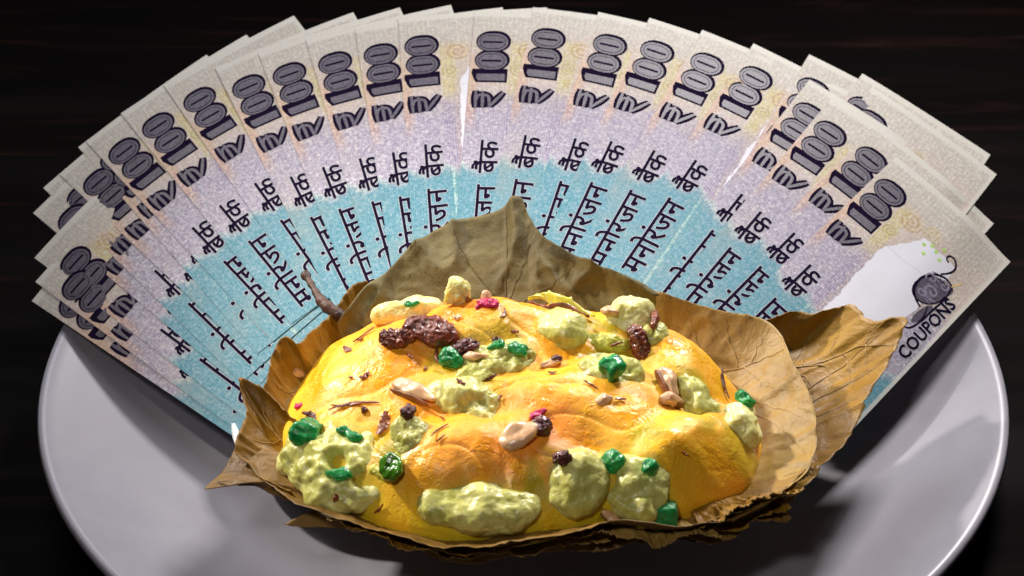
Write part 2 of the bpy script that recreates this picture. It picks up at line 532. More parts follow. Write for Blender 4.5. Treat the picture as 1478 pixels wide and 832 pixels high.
    pink = t.step(t.noise(V, 0.5, 3, 0.6), 0.55, 0.7)
    col = t.mix(t.math('MULTIPLY', t.math('MULTIPLY', pink, t.step(tb, 96, 89)), 0.22), col, (0.62, 0.32, 0.50))
    col = t.mix(win, col, (0.74, 0.74, 0.82))
    # handling: each note a little more or less soiled, with faint smudges and soft folds
    smg = t.step(t.noise(V, 0.035, 4, 0.6), 0.45, 0.75)
    col = t.mix(t.math('MULTIPLY', smg, t.math('ADD', 0.12, t.math('MULTIPLY', oi, 0.2))), col, (0.42, 0.37, 0.28))
    fold = t.step(t.math('ABSOLUTE', t.math('SUBTRACT', tt, t.math('ADD', 38.0, t.math('MULTIPLY', t.noise(V, 0.03, 2), 12.0)))), 0.5, 0.1)
    col = t.mix(t.math('MULTIPLY', fold, 0.25), col, (0.3, 0.28, 0.28))
    # clean paper margin at the outer end and long sides
    mg = t.math('MAXIMUM', t.step(tt, 4.0, 2.5), t.step(u, NW - 2.2, NW - 1.2))
    col = t.mix(t.math('MULTIPLY', mg, 0.75), col, (0.66, 0.64, 0.58))
    t.P(Base_Color=col, Roughness=0.62, Normal=t.bump(t.noise(V, 1.6, 4, 0.7), 0.12, 0.0002))
    t.b.inputs['Specular IOR Level'].default_value = 0.3
    return t.m
M_note = note_mat()

def ink(name, c, rough=0.45):
    t = NT(name)
    f = t.noise(t.obj(), 900, 3, 0.6)
    t.P(Base_Color=t.ramp(f, [(0.35, c), (0.7, tuple(min(1, x * 1.5) for x in c))]), Roughness=rough)
    t.b.inputs['Specular IOR Level'].default_value = 0.0
    return t.m
M_ink = ink('dark_ink', (0.010, 0.006, 0.02), 0.7)
M_halo = ink('pale_halo_ink', (0.42, 0.42, 0.46))
M_green_ink = ink('lime_ink', (0.35, 0.60, 0.10))
M_soft = ink('soft_violet_grey_ink', (0.22, 0.20, 0.27))
M_goldink = ink('gold_ink', (0.60, 0.44, 0.20))
# hatched grey numerals
t = NT('hatched_grey_ink')
uvn = t.n('ShaderNodeUVMap').outputs[0]
sep = t.n('ShaderNodeSeparateXYZ'); t.set(sep.inputs[0], uvn)
u_ = t.math('MULTIPLY', sep.outputs[0], 100); t_ = t.math('MULTIPLY', sep.outputs[1], 100)
hat = t.math('SINE', t.math('MULTIPLY', t_, 7.5))
hat2 = t.math('SINE', t.math('MULTIPLY', u_, 11.0))
f = t.math('ADD', t.math('MULTIPLY', hat, 0.3), t.math('MULTIPLY', hat2, 0.2))
f = t.math('ADD', f, t.math('MULTIPLY', t.noise(t.obj(), 700, 2), 0.8))
t.P(Base_Color=t.ramp(f, [(0.2, (0.012, 0.01, 0.025)), (0.75, (0.19, 0.155, 0.21))]), Roughness=0.5)
M_hatch = t.m

# flat print shapes as 2-D triangles in note space (u, v) with v up the note; layer = height over the paper, mm
def slice_grid(bm, step_):
    for ax in (0, 1):
        cs = [v.co[ax] for v in bm.verts]
        k = math.floor(min(cs) / step_) + 1
        while k * step_ < max(cs):
            co = [0, 0, 0]; no = [0, 0, 0]
            co[ax] = k * step_; no[ax] = 1
            bmesh.ops.bisect_plane(bm, geom=bm.verts[:] + bm.edges[:] + bm.faces[:], plane_co=co, plane_no=no, dist=1e-5)
            k += 1

def glyphs(body, length, height=None, offset=0.0, u0=0.0, v0=0.0, layer=0.08, shear=0.0):
    """text reading up the note: v0 is the start, u0 the base line (letters' tops towards u = 0)"""
    c = bpy.data.curves.new('lettering', 'FONT')
    c.body = body
    c.resolution_u = 2
    c.offset = offset
    o = bpy.data.objects.new('lettering', c)
    COL.objects.link(o)
    bpy.context.view_layer.update()
    me = bpy.data.meshes.new_from_object(o.evaluated_get(bpy.context.evaluated_depsgraph_get()))
    bpy.data.objects.remove(o)
    xs = [v.co.x for v in me.vertices]; ys = [v.co.y for v in me.vertices]
    sx = length / (max(xs) - min(xs))
    sy = sx if height is None else height / (max(ys) - min(ys))
    x0 = min(xs); y0 = min(ys)
    bm = bmesh.new(); bm.from_mesh(me)
    bpy.data.meshes.remove(me)
    for v in bm.verts:
        v.co = Vector((u0 - (v.co.y - y0) * sy, v0 + (v.co.x - x0) * sx + shear * (v.co.y - y0), 0))
    slice_grid(bm, 3.0)
    bmesh.ops.triangulate(bm, faces=bm.faces[:])
    bm.verts.index_update()
    V = [(v.co.x, v.co.y, layer) for v in bm.verts]
    F = [tuple(v.index for v in f.verts) for f in bm.faces]
    bm.free()
    return V, F

def poly2d(pts, layer):
    bm = bmesh.new()
    f = bm.faces.new([bm.verts.new((a, b, 0)) for a, b in pts])
    bmesh.ops.triangulate(bm, faces=[f])
    slice_grid(bm, 3.0)
    bmesh.ops.triangulate(bm, faces=bm.faces[:])
    bm.verts.index_update()
    V = [(v.co.x, v.co.y, layer) for v in bm.verts]
    F = [tuple(v.index for v in f.verts) for f in bm.faces]
    bm.free()
    return V, F

def stadium(cu, cv, hu, hv, n=9, p=1.0):
    pts = []
    r = hv
    for k in range(n + 1):
        a = -math.pi / 2 + math.pi * k / n
        pts.append((cu + hu - r + r * math.cos(a), cv + r * math.sin(a)))
    for k in range(n + 1):
        a = math.pi / 2 + math.pi * k / n
        pts.append((cu - hu + r + r * math.cos(a), cv + r * math.sin(a)))
    return pts

def stroke2d(path, wid, layer):
    """a flat ribbon along a path in note space"""
    P = catmull([Vector((a, b, 0)) for a, b in path], max(6, len(path) * 5))
    V, F = [], []
    n = len(P)
    for i, p in enumerate(P):
        d = (P[min(n - 1, i + 1)] - P[max(0, i - 1)]).normalized()
        q = Vector((-d.y, d.x, 0))
        k = wid * (0.7 + 0.3 * math.sin(math.pi * i / (n - 1))) / 2
        V += [(p.x + q.x * k, p.y + q.y * k, layer), (p.x - q.x * k, p.y - q.y * k, layer)]
    for i in range(n - 1):
        F.append((2 * i, 2 * i + 1, 2 * i + 3, 2 * i + 2))
    return V, F

# numeral shapes: dark outline, hatched body, dark slits
def numerals():
    L = []   # (V, F, material)
    def add(vf, m): L.append((vf[0], vf[1], m))
    uc = 9.5
    for k, cv in enumerate((NL - 19.5, NL - 31.1)):
        add(poly2d(stadium(uc + 0.35, cv + 0.55, 7.9, 6.6), 0.05 + 0.05 * (1 - k)), 0)
        add(poly2d(stadium(uc, cv, 7.0, 5.4), 0.09 + 0.05 * (1 - k)), 1)
        add(poly2d(stadium(uc, cv, 5.9, 4.3), 0.11 + 0.05 * (1 - k)), 0)
        add(poly2d(stadium(uc, cv, 5.6, 4.0), 0.13 + 0.05 * (1 - k)), 1)
        add(poly2d(stadium(uc, cv, 4.6, 0.62), 0.15 + 0.05 * (1 - k)), 0)
    c = NL - 40.9
    add(poly2d([(1.2, c + 4.4), (1.0, c + 2.0), (2.3, c - 1.8), (3.2, c - 3.6), (17.0, c - 3.6), (17.0, c + 5.0), (1.2, c + 4.8)], 0.03), 0)
    add(poly2d([(3.3, c + 1.6), (3.2, c - 0.6), (4.2, c - 2.6), (16.0, c - 2.6), (16.0, c + 1.9)], 0.07), 1)
    # the rupee sign
    c = NL - 54.3
    for wd, m, h in ((4.3, 0, 0.03), (1.5, 1, 0.10)):
        for k, path in enumerate(([(0.8, 12.8), (6, 13.0), (11.4, 13.2)], [(0.8, 9.8), (5, 9.9), (10.4, 10.1)], [(4, 13.0), (8.0, 12.0), (8.9, 9.6), (7.2, 7.3), (1.2, 6.8)], [(1.6, 6.6), (5, 4.4), (10.6, 0.8)])):
            add(stroke2d([(16.8 - y, c - 6.8 + x) for x, y in path], wd, h + 0.004 * k), m)
    return L
NUM = numerals()
def stamped(vf, r, n, lift=0.0):
    V, F = vf
    out = []
    for k in range(n):
        a = 2 * math.pi * (k + 0.5) / n
        out.append(([(x + r * math.cos(a), y + r * math.sin(a), h + 0.002 * k + lift) for x, y, h in V], F))
    return out
BANK = []
for body, ln, ht, v0, u0 in (('बैंक', 19.5, 10.8, NL - 99.5, 15.4), ('मनोरंजन', 46.5, 11.6, NL - 152.8, 15.9)):
    g = glyphs(body, ln, ht, 0.0, u0, v0, 0.04)
    for q in stamped(g, 0.52, 6): BANK.append((*q, 0))
    for q in stamped(g, 0.22, 5, 0.05): BANK.append((*q, 1))

def build_print(name, layers, place, mats, parent):
    V, F, MI, UV = [], [], [], []
    for vv, ff, mi in layers:
        b = len(V)
        V += vv
        F += [tuple(b + i for i in f) for f in ff]
        MI += [mi] * len(ff)
    A = np.array(V, dtype=float)
    UV = np.stack([A[:, 0] / 100, (NL - A[:, 1]) / 100], 1)
    me = mesh(name, place(A[:, 0], A[:, 1], A[:, 2]).tolist(), F)
    for m in mats: me.materials.append(m)
    me.polygons.foreach_set('material_index', MI)
    uvl = me.uv_layers.new(name='UVMap')
    idx = np.zeros(len(me.loops), dtype=np.int32)
    me.loops.foreach_get('vertex_index', idx)
    uvl.data.foreach_set('uv', UV[idx].ravel())
    o = bpy.data.objects.new(name, me)
    COL.objects.link(o)
    o.parent = parent
    return o

def make_note(q0, ang, stack, label, last=False, droop=0.0, seed=0):
    vh = Vector((math.sin(ang), math.cos(ang)))
    nh = Vector((math.cos(ang), -math.sin(ang)))
    rnd = random.Random(seed)
    ca, cb = rnd.uniform(-0.15, 0.15), rnd.uniform(0, 6)
    def sst(a, b, x):
        t = np.clip((x - a) / (b - a), 0, 1)
        return t * t * (3 - 2 * t)
    def place(u, v, h):
        dx = q0.x + nh.x * (u - 9.5) + vh.x * (v - (NL - ANC))
        dy = q0.y + nh.y * (u - 9.5) + vh.y * (v - (NL - ANC))
        wave = ca * np.sin(u * 0.09 + cb) * (v / NL) + 0.9 * sst(NL - 60, NL, v) ** 2
        return cone_pt(dx, dy, stack + h + wave - droop * sst(38, NW, u) * sst(40, NL, v))
    nu, nv = 46, 48
    V, F, UV = [], [], []
    for j in range(nv + 1):
        for i in range(nu + 1):
            u, v = NW * i / nu, NL * j / nv
            V.append((u, v, 0.0)); UV.append((u / 100, (NL - v) / 100))
    N = len(V)
    for j in range(nv + 1):
        for i in range(nu + 1):
            u, v = NW * i / nu, NL * j / nv
            V.append((u, v, -0.13)); UV.append((u / 100, (NL - v) / 100))
    W1 = nu + 1
    A = np.array(V); V = place(A[:, 0], A[:, 1], A[:, 2]).tolist()
    for j in range(nv):
        for i in range(nu):
            a = j * W1 + i
            F.append((a, a + 1, a + W1 + 1, a + W1))
            F.append((N + a, N + a + W1, N + a + W1 + 1, N + a + 1))
    for i in range(nu):
        F.append((i, N + i, N + i + 1, i + 1)); a = nv * W1 + i; F.append((a, a + 1, N + a + 1, N + a))
    for j in range(nv):
        a = j * W1; F.append((a, a + W1, N + a + W1, N + a)); a = j * W1 + nu; F.append((a, N + a, N + a + W1, a + W1))
    me = mesh('banknote', V, F)
    uvl = me.uv_layers.new(name='UVMap')
    idx = [0] * len(me.loops)
    me.loops.foreach_get('vertex_index', idx)
    uvl.data.foreach_set('uv', [c for i in idx for c in UV[i]])
    o = link('banknote', me, M_note, smooth=False)
    tag(o, label, 'banknote', 'hundred rupee play notes spread in a fan')
    build_print('denomination_print', NUM, place, [M_ink, M_hatch], o)
    build_print('bank_name_print', BANK, place, [M_halo, M_ink], o)
    if last:
        g = glyphs('COUPONS', 42.2, 5.5, 0.0, 64.4, NL - 83.0, 0.05)
        cp = [(*q, 0) for q in stamped(g, 0.6, 6)] + [(*q, 1) for q in stamped(g, 0.3, 5, 0.05)]
        build_print('coupon_lettering', cp, place, [M_halo, M_ink], o)
        em = []
        def S(path, wd, m=1, layer=0.09): em.append((*stroke2d([(a, NL - b + 2) for a, b in path], wd, layer), m))
        # a pot-like scroll emblem: round body of nested whorls, neck, hooked finial, trailing foot
        def oval(cu, ct, ru, rv, m, layer, rot=0.35):
            pts = []
            for k in range(22):
                th = 2 * math.pi * k / 22
                x, y = ru * math.cos(th), rv * math.sin(th)
                pts.append((cu + x * math.cos(rot) - y * math.sin(rot), NL - (ct + x * math.sin(rot) + y * math.cos(rot))))
            em.append((*poly2d(pts, layer), m))
        oval(51.4, 45.5, 6.6, 9.6, 1, 0.04)
        for k in range(7):
            S([(46.6 + k * 0.5, 39 + k * 2.3), (49.5 + k * 0.35, 37.5 + k * 2.5), (52 + k * 0.6, 38.5 + k * 2.4)], 0.45, 4, 0.08)
        oval(51.4, 45.5, 5.9, 8.8, 0, 0.06)
        oval(56.3, 39.0, 2.6, 4.5, 0, 0.065)
        oval(56.0, 58.0, 2.0, 7.5, 0, 0.05, 0.12)
        def spiral(cu, ct, r, turns, wd, ph=0.0, sq=1.0):
            S([(cu + r * (1 - k / 15) * math.cos(ph + turns * 6.283 * k / 14) * sq, ct + r * (1 - k / 15) * math.sin(ph + turns * 6.283 * k / 14)) for k in range(15)], wd * 1.1, 4, 0.10)
        spiral(52.6, 47.5, 4.4, 1.6, 0.9, 0.5)
        spiral(48.6, 42.0, 3.0, 1.2, 0.8, 2.2)
        spiral(54.6, 40.0, 3.0, 1.3, 0.8, 3.6)
        spiral(49.2, 51.2, 2.6, 1.3, 0.8, 5.0)
        S([(57, 36.5), (52.5, 36.2), (48, 39.5), (45.2, 46), (46.0, 52.5), (49.5, 56.5), (53.5, 58)], 1.2)
        S([(55.5, 55), (57.2, 60), (57.4, 66), (56.0, 71), (53.2, 72), (52.4, 69.6), (54.0, 69)], 0.9)
        S([(50, 36.5), (52.5, 32), (52.8, 28), (50.2, 25), (47.4, 25.6), (47.2, 28), (49.0, 28.6)], 1.0)
        S([(57.6, 37), (58.6, 45), (58.2, 54), (58.0, 64)], 1.0)
        S([(59.8, 31), (58.2, 34), (57.0, 37)], 0.9, 3)
        build_print('pot_emblem_print', em, place, [M_hatch, M_ink, M_green_ink, M_goldink, M_soft], o)
        st = []
        for a, b in ((36, 29), (39, 26.5), (42, 27.5), (44.0, 23.5), (38.5, 33), (45.5, 29.5)):
            pts = []
            for k in range(10):
                r = 1.3 if k % 2 == 0 else 0.6
                th = math.pi * k / 5
                pts.append((a + r * math.cos(th), NL - b + r * math.sin(th)))
            st.append((*poly2d(pts, 0.06), 0))
        build_print('green_star_print', st, place, [M_green_ink], o)
    return o

N_SPEC = [  # numerals (last zero) and bank name, as seen
 ((104, 436), (272, 530)), ((109, 411), (272, 498)), ((107, 377), (264, 455)), ((104, 315), (270, 424)), ((117, 282), (290, 407)),
 ((141, 262), (312, 367)), ((166, 227), (333, 350)), ((178, 218), (344, 337)), ((227, 181), (386, 302)), ((287, 144), (434, 282)),
 ((358, 125), (440, 285)), ((417, 107), (480, 265)), ((483, 91), (530, 250)), ((549, 79), (575, 240)), ((608, 67), (620, 228)),
 ((712, 61), (699, 225)), ((791, 57), (758, 222)), ((880, 66), (828, 223)), ((948, 76), (875, 232)), ((1020, 94), (933, 247)),
 ((1090, 114), (986, 267)),
 ('corner', (1357, 185), 28), ('corner', (1425, 228), 33), ('corner', (1434, 256), 36.5),
 ((1166, 168), (1048, 317)), ((1196, 195), (1073, 343)), ((1255, 233), (1112, 378)), ((1282, 280), (1135, 422))]
RUP = {0: (185, 492), 1: (185, 471), 2: (180, 438), 3: (178, 380), 4: (181, 349), 5: (205, 329), 6: (223, 300), 7: (235, 285), 8: (275, 248), 9: (329, 211), 10: (393, 194)}   # the rupee signs of the left notes
ORD = 'first second third fourth fifth sixth seventh eighth ninth tenth eleventh twelfth thirteenth fourteenth'.split()
stack = 0.0
nvis = [i for i, s in enumerate(N_SPEC) if s[0] != 'corner']
for i, s in enumerate(N_SPEC):
    if s[0] == 'corner':
        a = R(s[2]) * 0.93
        vh = Vector((math.sin(a), math.cos(a))); nh = Vector((math.cos(a), -math.sin(a)))
        q0 = cone_dev(*s[1], stack) - nh * (NW - 9.5) - vh * ANC
        k = [21, 22, 23].index(i)
        lab = ['play note behind the fan at right, highest of three bare pale corners',
               'play note behind the right side of the fan, middle one of three bare pale corners',
               'play note behind the right side of the fan, lowest of three bare pale corners'][k]
    else:
        q0 = cone_dev(*s[0], stack); q2 = cone_dev(*s[1], stack)
        d = (q0 - q2)
        a = math.atan2(d.x, d.y)
        if i in RUP:
            d1 = q0 - cone_dev(*RUP[i], stack)
            a = 0.22 * a + 0.78 * math.atan2(d1.x, d1.y)
        r = nvis.index(i)
        if r == 0: lab = 'bottom play note of the fan at its far left, its purple numerals nearly covered'
        elif r == 6: lab = 'seventh play note from the left end, only a sliver of its hundred showing'
        elif r == len(nvis) - 1: lab = 'topmost play note at the right end with white window, pot emblem and COUPONS lettering'
        elif r < 12: lab = 'hundred rupee play note, %s from the left end of the fan' % ORD[r]
        else: lab = 'hundred rupee play note, %s from the right end of the fan' % ORD[len(nvis) - 1 - r]
    dr = {24: 1.0, 25: 1.8, 26: 2.6, 27: 3.2}.get(i, 0.0)
    make_note(q0, a, stack, lab, i == len(N_SPEC) - 1, dr, i)
    stack += 0.2

# ------------------------------------------------------------------ the leaf bowl
leafbowl = bpy.data.objects.new('leaf_bowl', None)
COL.objects.link(leafbowl)
leafbowl.location = at(750, 640, 46)
tag(leafbowl, 'shallow bowl of overlapping dry golden brown leaves holding the yellow froth', 'leaf bowl')
LB = leafbowl.location.copy()

def up(pts, d):
    return [(x, y, z + d) for x, y, z in pts]

def add_leaf(outer, inner, mat, seed, veins=None, wav=1.2, sag=4.0, jag=0.7, label=None, vein_mat=None, crumple=1.0, thick=0.35):
    """a leaf between an outer (free) edge and an inner edge under the food; points are (x, y seen, mm over the table)"""
    rnd = random.Random(seed)
    nu, nv = 130, 34
    pleat = 2.6 if mat is M_olive else 1.0
    O = catmull([at(*p) for p in outer], nu)
    I = catmull([at(*p) for p in inner], nu)
    grid = []
    for i in range(nu):
        out_dir = (O[i] - I[i]); out_dir.z = 0; out_dir.normalize()
        s = i / (nu - 1)
        j1 = noise.noise(Vector((i * 0.35, seed * 3.1, 0))) + 0.7 * noise.noise(Vector((i * 1.1, seed * 1.7, 4)))
        tooth = abs(((i * 0.21 + noise.noise(Vector((i * 0.1, seed, 9))) * 1.5) % 1) - 0.5)
        edge = (j1 * 0.9 + (0.5 - tooth) * 1.6) * jag / 1000
        row = []
        for j in range(nv):
            t_ = j / (nv - 1)
            p = I[i].lerp(O[i], t_)
            p = p + out_dir * edge * t_ ** 6
            p.z -= sag / 1000 * 4 * t_ * (1 - t_)
            q = Vector((s * 5 + seed * 7.3, t_ * 1.2, seed))
            big = noise.noise(q) * wav * smooth(0.1, 0.9, t_)
            c1 = noise.noise(Vector((p.x * 55, p.y * 55, seed * 2.2))) * 1.1
            # sharp pleats that run out to the edge
            pl = (1 - abs(noise.noise(Vector((s * (7 if pleat > 1 else 14) + seed * 5, t_ * 1.3, 3.3))))) ** 6 * 0.9 * pleat * t_
            fine = (1 - abs(noise.noise(Vector((p.x * 190, p.y * 190, seed))))) ** 4 * 0.35
            nz = (big * 1.4 + (c1 + pl + fine) * crumple) / 1000
            p = p + Vector((0, 0, nz)) - out_dir * (nz * 0.55)
            row.append(p)
        grid.append(row)
    def surf(s, t_):
        x = max(0, min(nu - 1.001, s * (nu - 1))); y = max(0, min(nv - 1.001, t_ * (nv - 1)))
        i, j = int(x), int(y); fx, fy = x - i, y - j
        a = grid[i][j].lerp(grid[i + 1][j], fx); b = grid[i][j + 1].lerp(grid[i + 1][j + 1], fx)
        p = a.lerp(b, fy)
        nrm = (grid[i + 1][j] - grid[i][j]).cross(grid[i][j + 1] - grid[i][j])
        nrm = nrm.normalized() if nrm.length > 1e-12 else Vector((0, 0, 1))
        if nrm.dot(CAM - p) < 0: nrm = -nrm
        return p, nrm
    V = [p for row in grid for p in row]
    F = []
    for i in range(nu - 1):
        for j in range(nv - 1):
            a = i * nv + j
            F.append((a, a + nv, a + nv + 1, a + 1))
    me = thicken('leaf', V, F, thick / 1000)
    o = link('leaf', me, mat, leafbowl)
    o.location = -LB
    if label: o['label'] = label
    # veins, raised
    vv, ff = [], []
    for path, wd in (veins or []):
        pts = catmull([Vector((a, b, 0)) for a, b in path], 26)
        P = []
        for k, q in enumerate(pts):
            wob = noise.noise(Vector((k * 0.4, seed, path[0][0] * 9))) * 0.006
            p, nrm = surf(q.x + wob, q.y)
            P.append(p + nrm * 0.00018)
        rr = [wd / 1000 * (1 - 0.75 * k / 25) for k in range(26)]
        tube(P, rr, 5, vv, ff)
    if vv:
        vo = link('leaf_vein', mesh('leaf_vein', vv, ff), vein_mat or M_vein, o)
    return o, surf

def fan_veins(root, tip, n, spread, wd=0.32, side=0.18):
    """midrib from root to tip (s, t) and side veins off it"""
    out = [([root, ((root[0] + tip[0]) / 2 + 0.01, (root[1] + tip[1]) / 2), tip], wd)]
    dx, dy = tip[0] - root[0], tip[1] - root[1]
    for k in range(n):
        f = 0.08 + 0.8 * k / n
        bx, by = root[0] + dx * f, root[1] + dy * f
        for sg in (-1, 1):
            ln = spread * (1 - f * 0.6)
            ex_, ey_ = bx + dx * 0.28 + sg * ln * abs(dy), by + dy * 0.28 - sg * ln * dx
            mx, my = (bx + ex_) / 2 + dx * -0.03, (by + ey_) / 2 - dy * 0.04
            cl = lambda z: max(0.01, min(0.985, z))
            out.append(([(cl(bx), cl(by)), (cl(mx), cl(my)), (cl(ex_), cl(ey_))], side))
    return out

# hidden bottom leaf that carries the food
add_leaf([(400, 640, 52), (420, 540, 55), (560, 470, 57), (750, 455, 57), (940, 480, 56), (1080, 560, 54), (1095, 650, 53)],
         [(440, 660, 49), (520, 735, 50), (640, 762, 50), (760, 768, 50), (880, 755, 50), (1000, 735, 50), (1085, 665, 51)], M_brown, 41, wav=0.5, sag=1)
# rear leaf
add_leaf(up([(486, 470, 70), (520, 425, 74), (560, 392, 78), (600, 352, 82), (650, 326, 84), (700, 312, 86), (727, 301, 88), (741, 288, 92), (754, 290, 92), (764, 316, 88), (785, 345, 86), (840, 374, 84), (900, 403, 80), (935, 418, 78), (955, 432, 76)], 5),
         [(520, 520, 64), (600, 490, 69), (680, 474, 71), (740, 470, 72), (800, 470, 71), (870, 478, 69), (920, 492, 66)], M_olive, 2,
         [([(0.52, 0.05), (0.53, 0.5), (0.52, 0.97)], 0.35), ([(0.50, 0.2), (0.42, 0.6), (0.38, 0.95)], 0.2), ([(0.5, 0.1), (0.33, 0.5), (0.25, 0.93)], 0.2),
          ([(0.54, 0.2), (0.6, 0.6), (0.64, 0.95)], 0.2), ([(0.55, 0.1), (0.7, 0.45), (0.78, 0.92)], 0.2)], wav=1.7, sag=0.5, crumple=1.8, jag=0.2, vein_mat=M_olive,
         label='grey olive leaf standing upright at the back, coming to a point')
# far right leaf, behind
add_leaf([(1090, 468, 66), (1125, 462, 65), (1150, 454, 64), (1180, 455, 63), (1213, 445, 62), (1234, 446, 62), (1262, 466, 62), (1306, 459, 63), (1296, 495, 60), (1272, 540, 58), (1250, 575, 57), (1228, 622, 55), (1204, 650, 54), (1185, 668, 53), (1164, 696, 52), (1130, 735, 51)],
         [(1010, 520, 52), (1040, 560, 50), (1055, 600, 49), (1055, 640, 48), (1040, 680, 48), (1010, 720, 48)], M_gold, 3,
         fan_veins((0.25, 0.35), (0.44, 0.97), 4, 0.3, 0.3, 0.2) + [([(0.45, 0.3), (0.4, 0.65), (0.36, 0.95)], 0.22), ([(0.5, 0.35), (0.5, 0.7), (0.5, 0.97)], 0.22), ([(0.5, 0.3), (0.6, 0.6), (0.62, 0.92)], 0.2), ([(0.3, 0.4), (0.22, 0.7), (0.2, 0.94)], 0.22)],
         wav=1.6, jag=1.1, crumple=1.4, label='golden leaf with a toothed edge, jutting out furthest right')
# right leaf
add_leaf([(878, 396, 80), (905, 404, 80), (960, 427, 78), (1040, 447, 76), (1114, 469, 74), (1145, 525, 72), (1172, 579, 70), (1177, 625, 68), (1165, 680, 65), (1120, 714, 62), (1060, 742, 60), (1010, 758, 59)],
         [(900, 500, 55), (950, 520, 55), (1000, 555, 54), (1035, 600, 53), (1045, 650, 53), (1020, 700, 53), (970, 730, 53)], M_tan, 4,
         [([(0.28, 0.1), (0.36, 0.5), (0.42, 0.97)], 0.3), ([(0.36, 0.5), (0.29, 0.72), (0.25, 0.96)], 0.16), ([(0.33, 0.3), (0.23, 0.55), (0.17, 0.95)], 0.18), ([(0.38, 0.62), (0.36, 0.8), (0.35, 0.96)], 0.14),
          ([(0.37, 0.55), (0.48, 0.7), (0.54, 0.95)], 0.18), ([(0.34, 0.35), (0.47, 0.45), (0.62, 0.93)], 0.18), ([(0.3, 0.2), (0.45, 0.25), (0.7, 0.9)], 0.18), ([(0.28, 0.1), (0.15, 0.4), (0.08, 0.93)], 0.16)],
         wav=1.3, jag=0.25, crumple=1.3, label='smooth tan leaf lining the right side with fine forked veins')
# left leaves
add_leaf([(352, 612, 62), (372, 580, 65), (386, 548, 69), (395, 508, 73), (410, 489, 75), (428, 499, 74), (452, 478, 74), (480, 452, 75), (505, 418, 76), (528, 409, 77)],
         [(440, 660, 52), (450, 620, 53), (465, 590, 54), (490, 560, 55), (530, 530, 56), (590, 500, 57)], M_gold, 5,
         [([(0.5, 0.1), (0.42, 0.5), (0.44, 0.98)], 0.3), ([(0.45, 0.4), (0.3, 0.6), (0.25, 0.95)], 0.2), ([(0.46, 0.4), (0.6, 0.7), (0.66, 0.96)], 0.2), ([(0.5, 0.15), (0.7, 0.5), (0.82, 0.94)], 0.2)], wav=1.2, jag=0.5,
         label='golden leaf at upper left with a sharp raised corner')
add_leaf([(420, 712, 58), (380, 690, 58), (356, 668, 59), (340, 649, 61), (345, 625, 64), (356, 600, 66), (352, 575, 68), (345, 547, 72), (362, 552, 71), (384, 566, 69), (405, 590, 67), (425, 610, 64)],
         [(470, 720, 53), (450, 705, 53), (440, 685, 53), (438, 670, 53), (440, 655, 53), (445, 640, 54), (455, 620, 55)], M_gold, 6,
         [([(0.6, 0.15), (0.62, 0.5), (0.62, 0.98)], 0.32), ([(0.61, 0.4), (0.5, 0.6), (0.4, 0.95)], 0.2), ([(0.6, 0.2), (0.4, 0.4), (0.22, 0.93)], 0.2), ([(0.62, 0.5), (0.7, 0.7), (0.74, 0.95)], 0.2)], wav=1.0, jag=0.4,
         label='golden leaf at left whose pointed tip stands against the notes')
# lower left under-leaf with drawn-out tip
add_leaf([(339, 648, 57), (332, 662, 56), (322, 680, 55), (295, 707, 54), (326, 700, 53.5), (370, 705, 52), (430, 729, 50), (480, 744, 49), (530, 756, 48), (570, 764, 48)],
         [(420, 660, 56), (420, 668, 56), (425, 678, 56), (430, 688, 56), (440, 698, 56), (465, 712, 56), (500, 724, 56), (540, 738, 56), (580, 746, 56), (610, 752, 56)], M_brown, 7,
         [([(0.36, 0.98), (0.5, 0.6), (0.75, 0.3)], 0.3), ([(0.2, 0.9), (0.3, 0.5), (0.4, 0.2)], 0.2), ([(0.6, 0.9), (0.62, 0.6), (0.7, 0.3)], 0.18)], wav=0.8, jag=0.3, sag=-1,
         label='brown leaf folding outward at lower left with a thin dark tip', vein_mat=M_veind)
# front rim
add_leaf([(360, 665, 60), (380, 690, 58), (420, 716, 59), (480, 747, 60.5), (540, 768, 61), (600, 783, 61), (650, 793, 61), (700, 790, 62), (760, 780, 63), (820, 770, 64), (880, 758, 65), (905, 755, 65), (960, 761, 63), (1010, 757, 62), (1075, 737, 61), (1120, 716, 62), (1168, 678, 64)],
         [(440, 660, 52), (480, 700, 52), (560, 735, 52), (640, 750, 52), (720, 752, 52), (800, 745, 52), (900, 735, 52), (1000, 715, 52), (1060, 680, 52)], M_brown, 8, None, wav=1.4, jag=0.6, sag=3,
         label='brown leaf forming the front rim')
add_leaf([(380, 700, 54), (430, 728, 53), (500, 757, 53), (560, 775, 53), (620, 790, 52), (670, 797, 51), (740, 788, 53), (800, 780, 54), (850, 778, 55), (900, 770, 56), (960, 767, 54), (1040, 757, 55), (1090, 735, 57), (1140, 707, 58)],
         [(460, 690, 48), (520, 725, 47), (600, 748, 46), (680, 756, 46), (780, 752, 46), (880, 745, 46), (980, 728, 46), (1060, 690, 47)], M_gold, 9, None, wav=2.4, jag=0.9, sag=2,
         label='golden leaf just under the front rim')
# front under-leaf that droops
add_leaf([(411, 756, 45), (440, 759, 45), (500, 765, 45), (560, 780, 44), (610, 800, 42), (636, 815, 40), (690, 812, 41), (740, 801, 43), (800, 797, 44), (860, 797, 45), (905, 786, 47), (950, 771, 50), (985, 776, 48), (1020, 789, 46), (1055, 783, 46), (1070, 766, 48)],
         [(470, 735, 50), (520, 745, 50), (600, 756, 50), (700, 762, 50), (800, 760, 50), (900, 752, 50), (980, 745, 50), (1050, 735, 50)], M_brown, 10, None, wav=1.6, jag=0.9, sag=-1.0,
         label='dull brown leaf drooping below the front rim', vein_mat=M_veind)
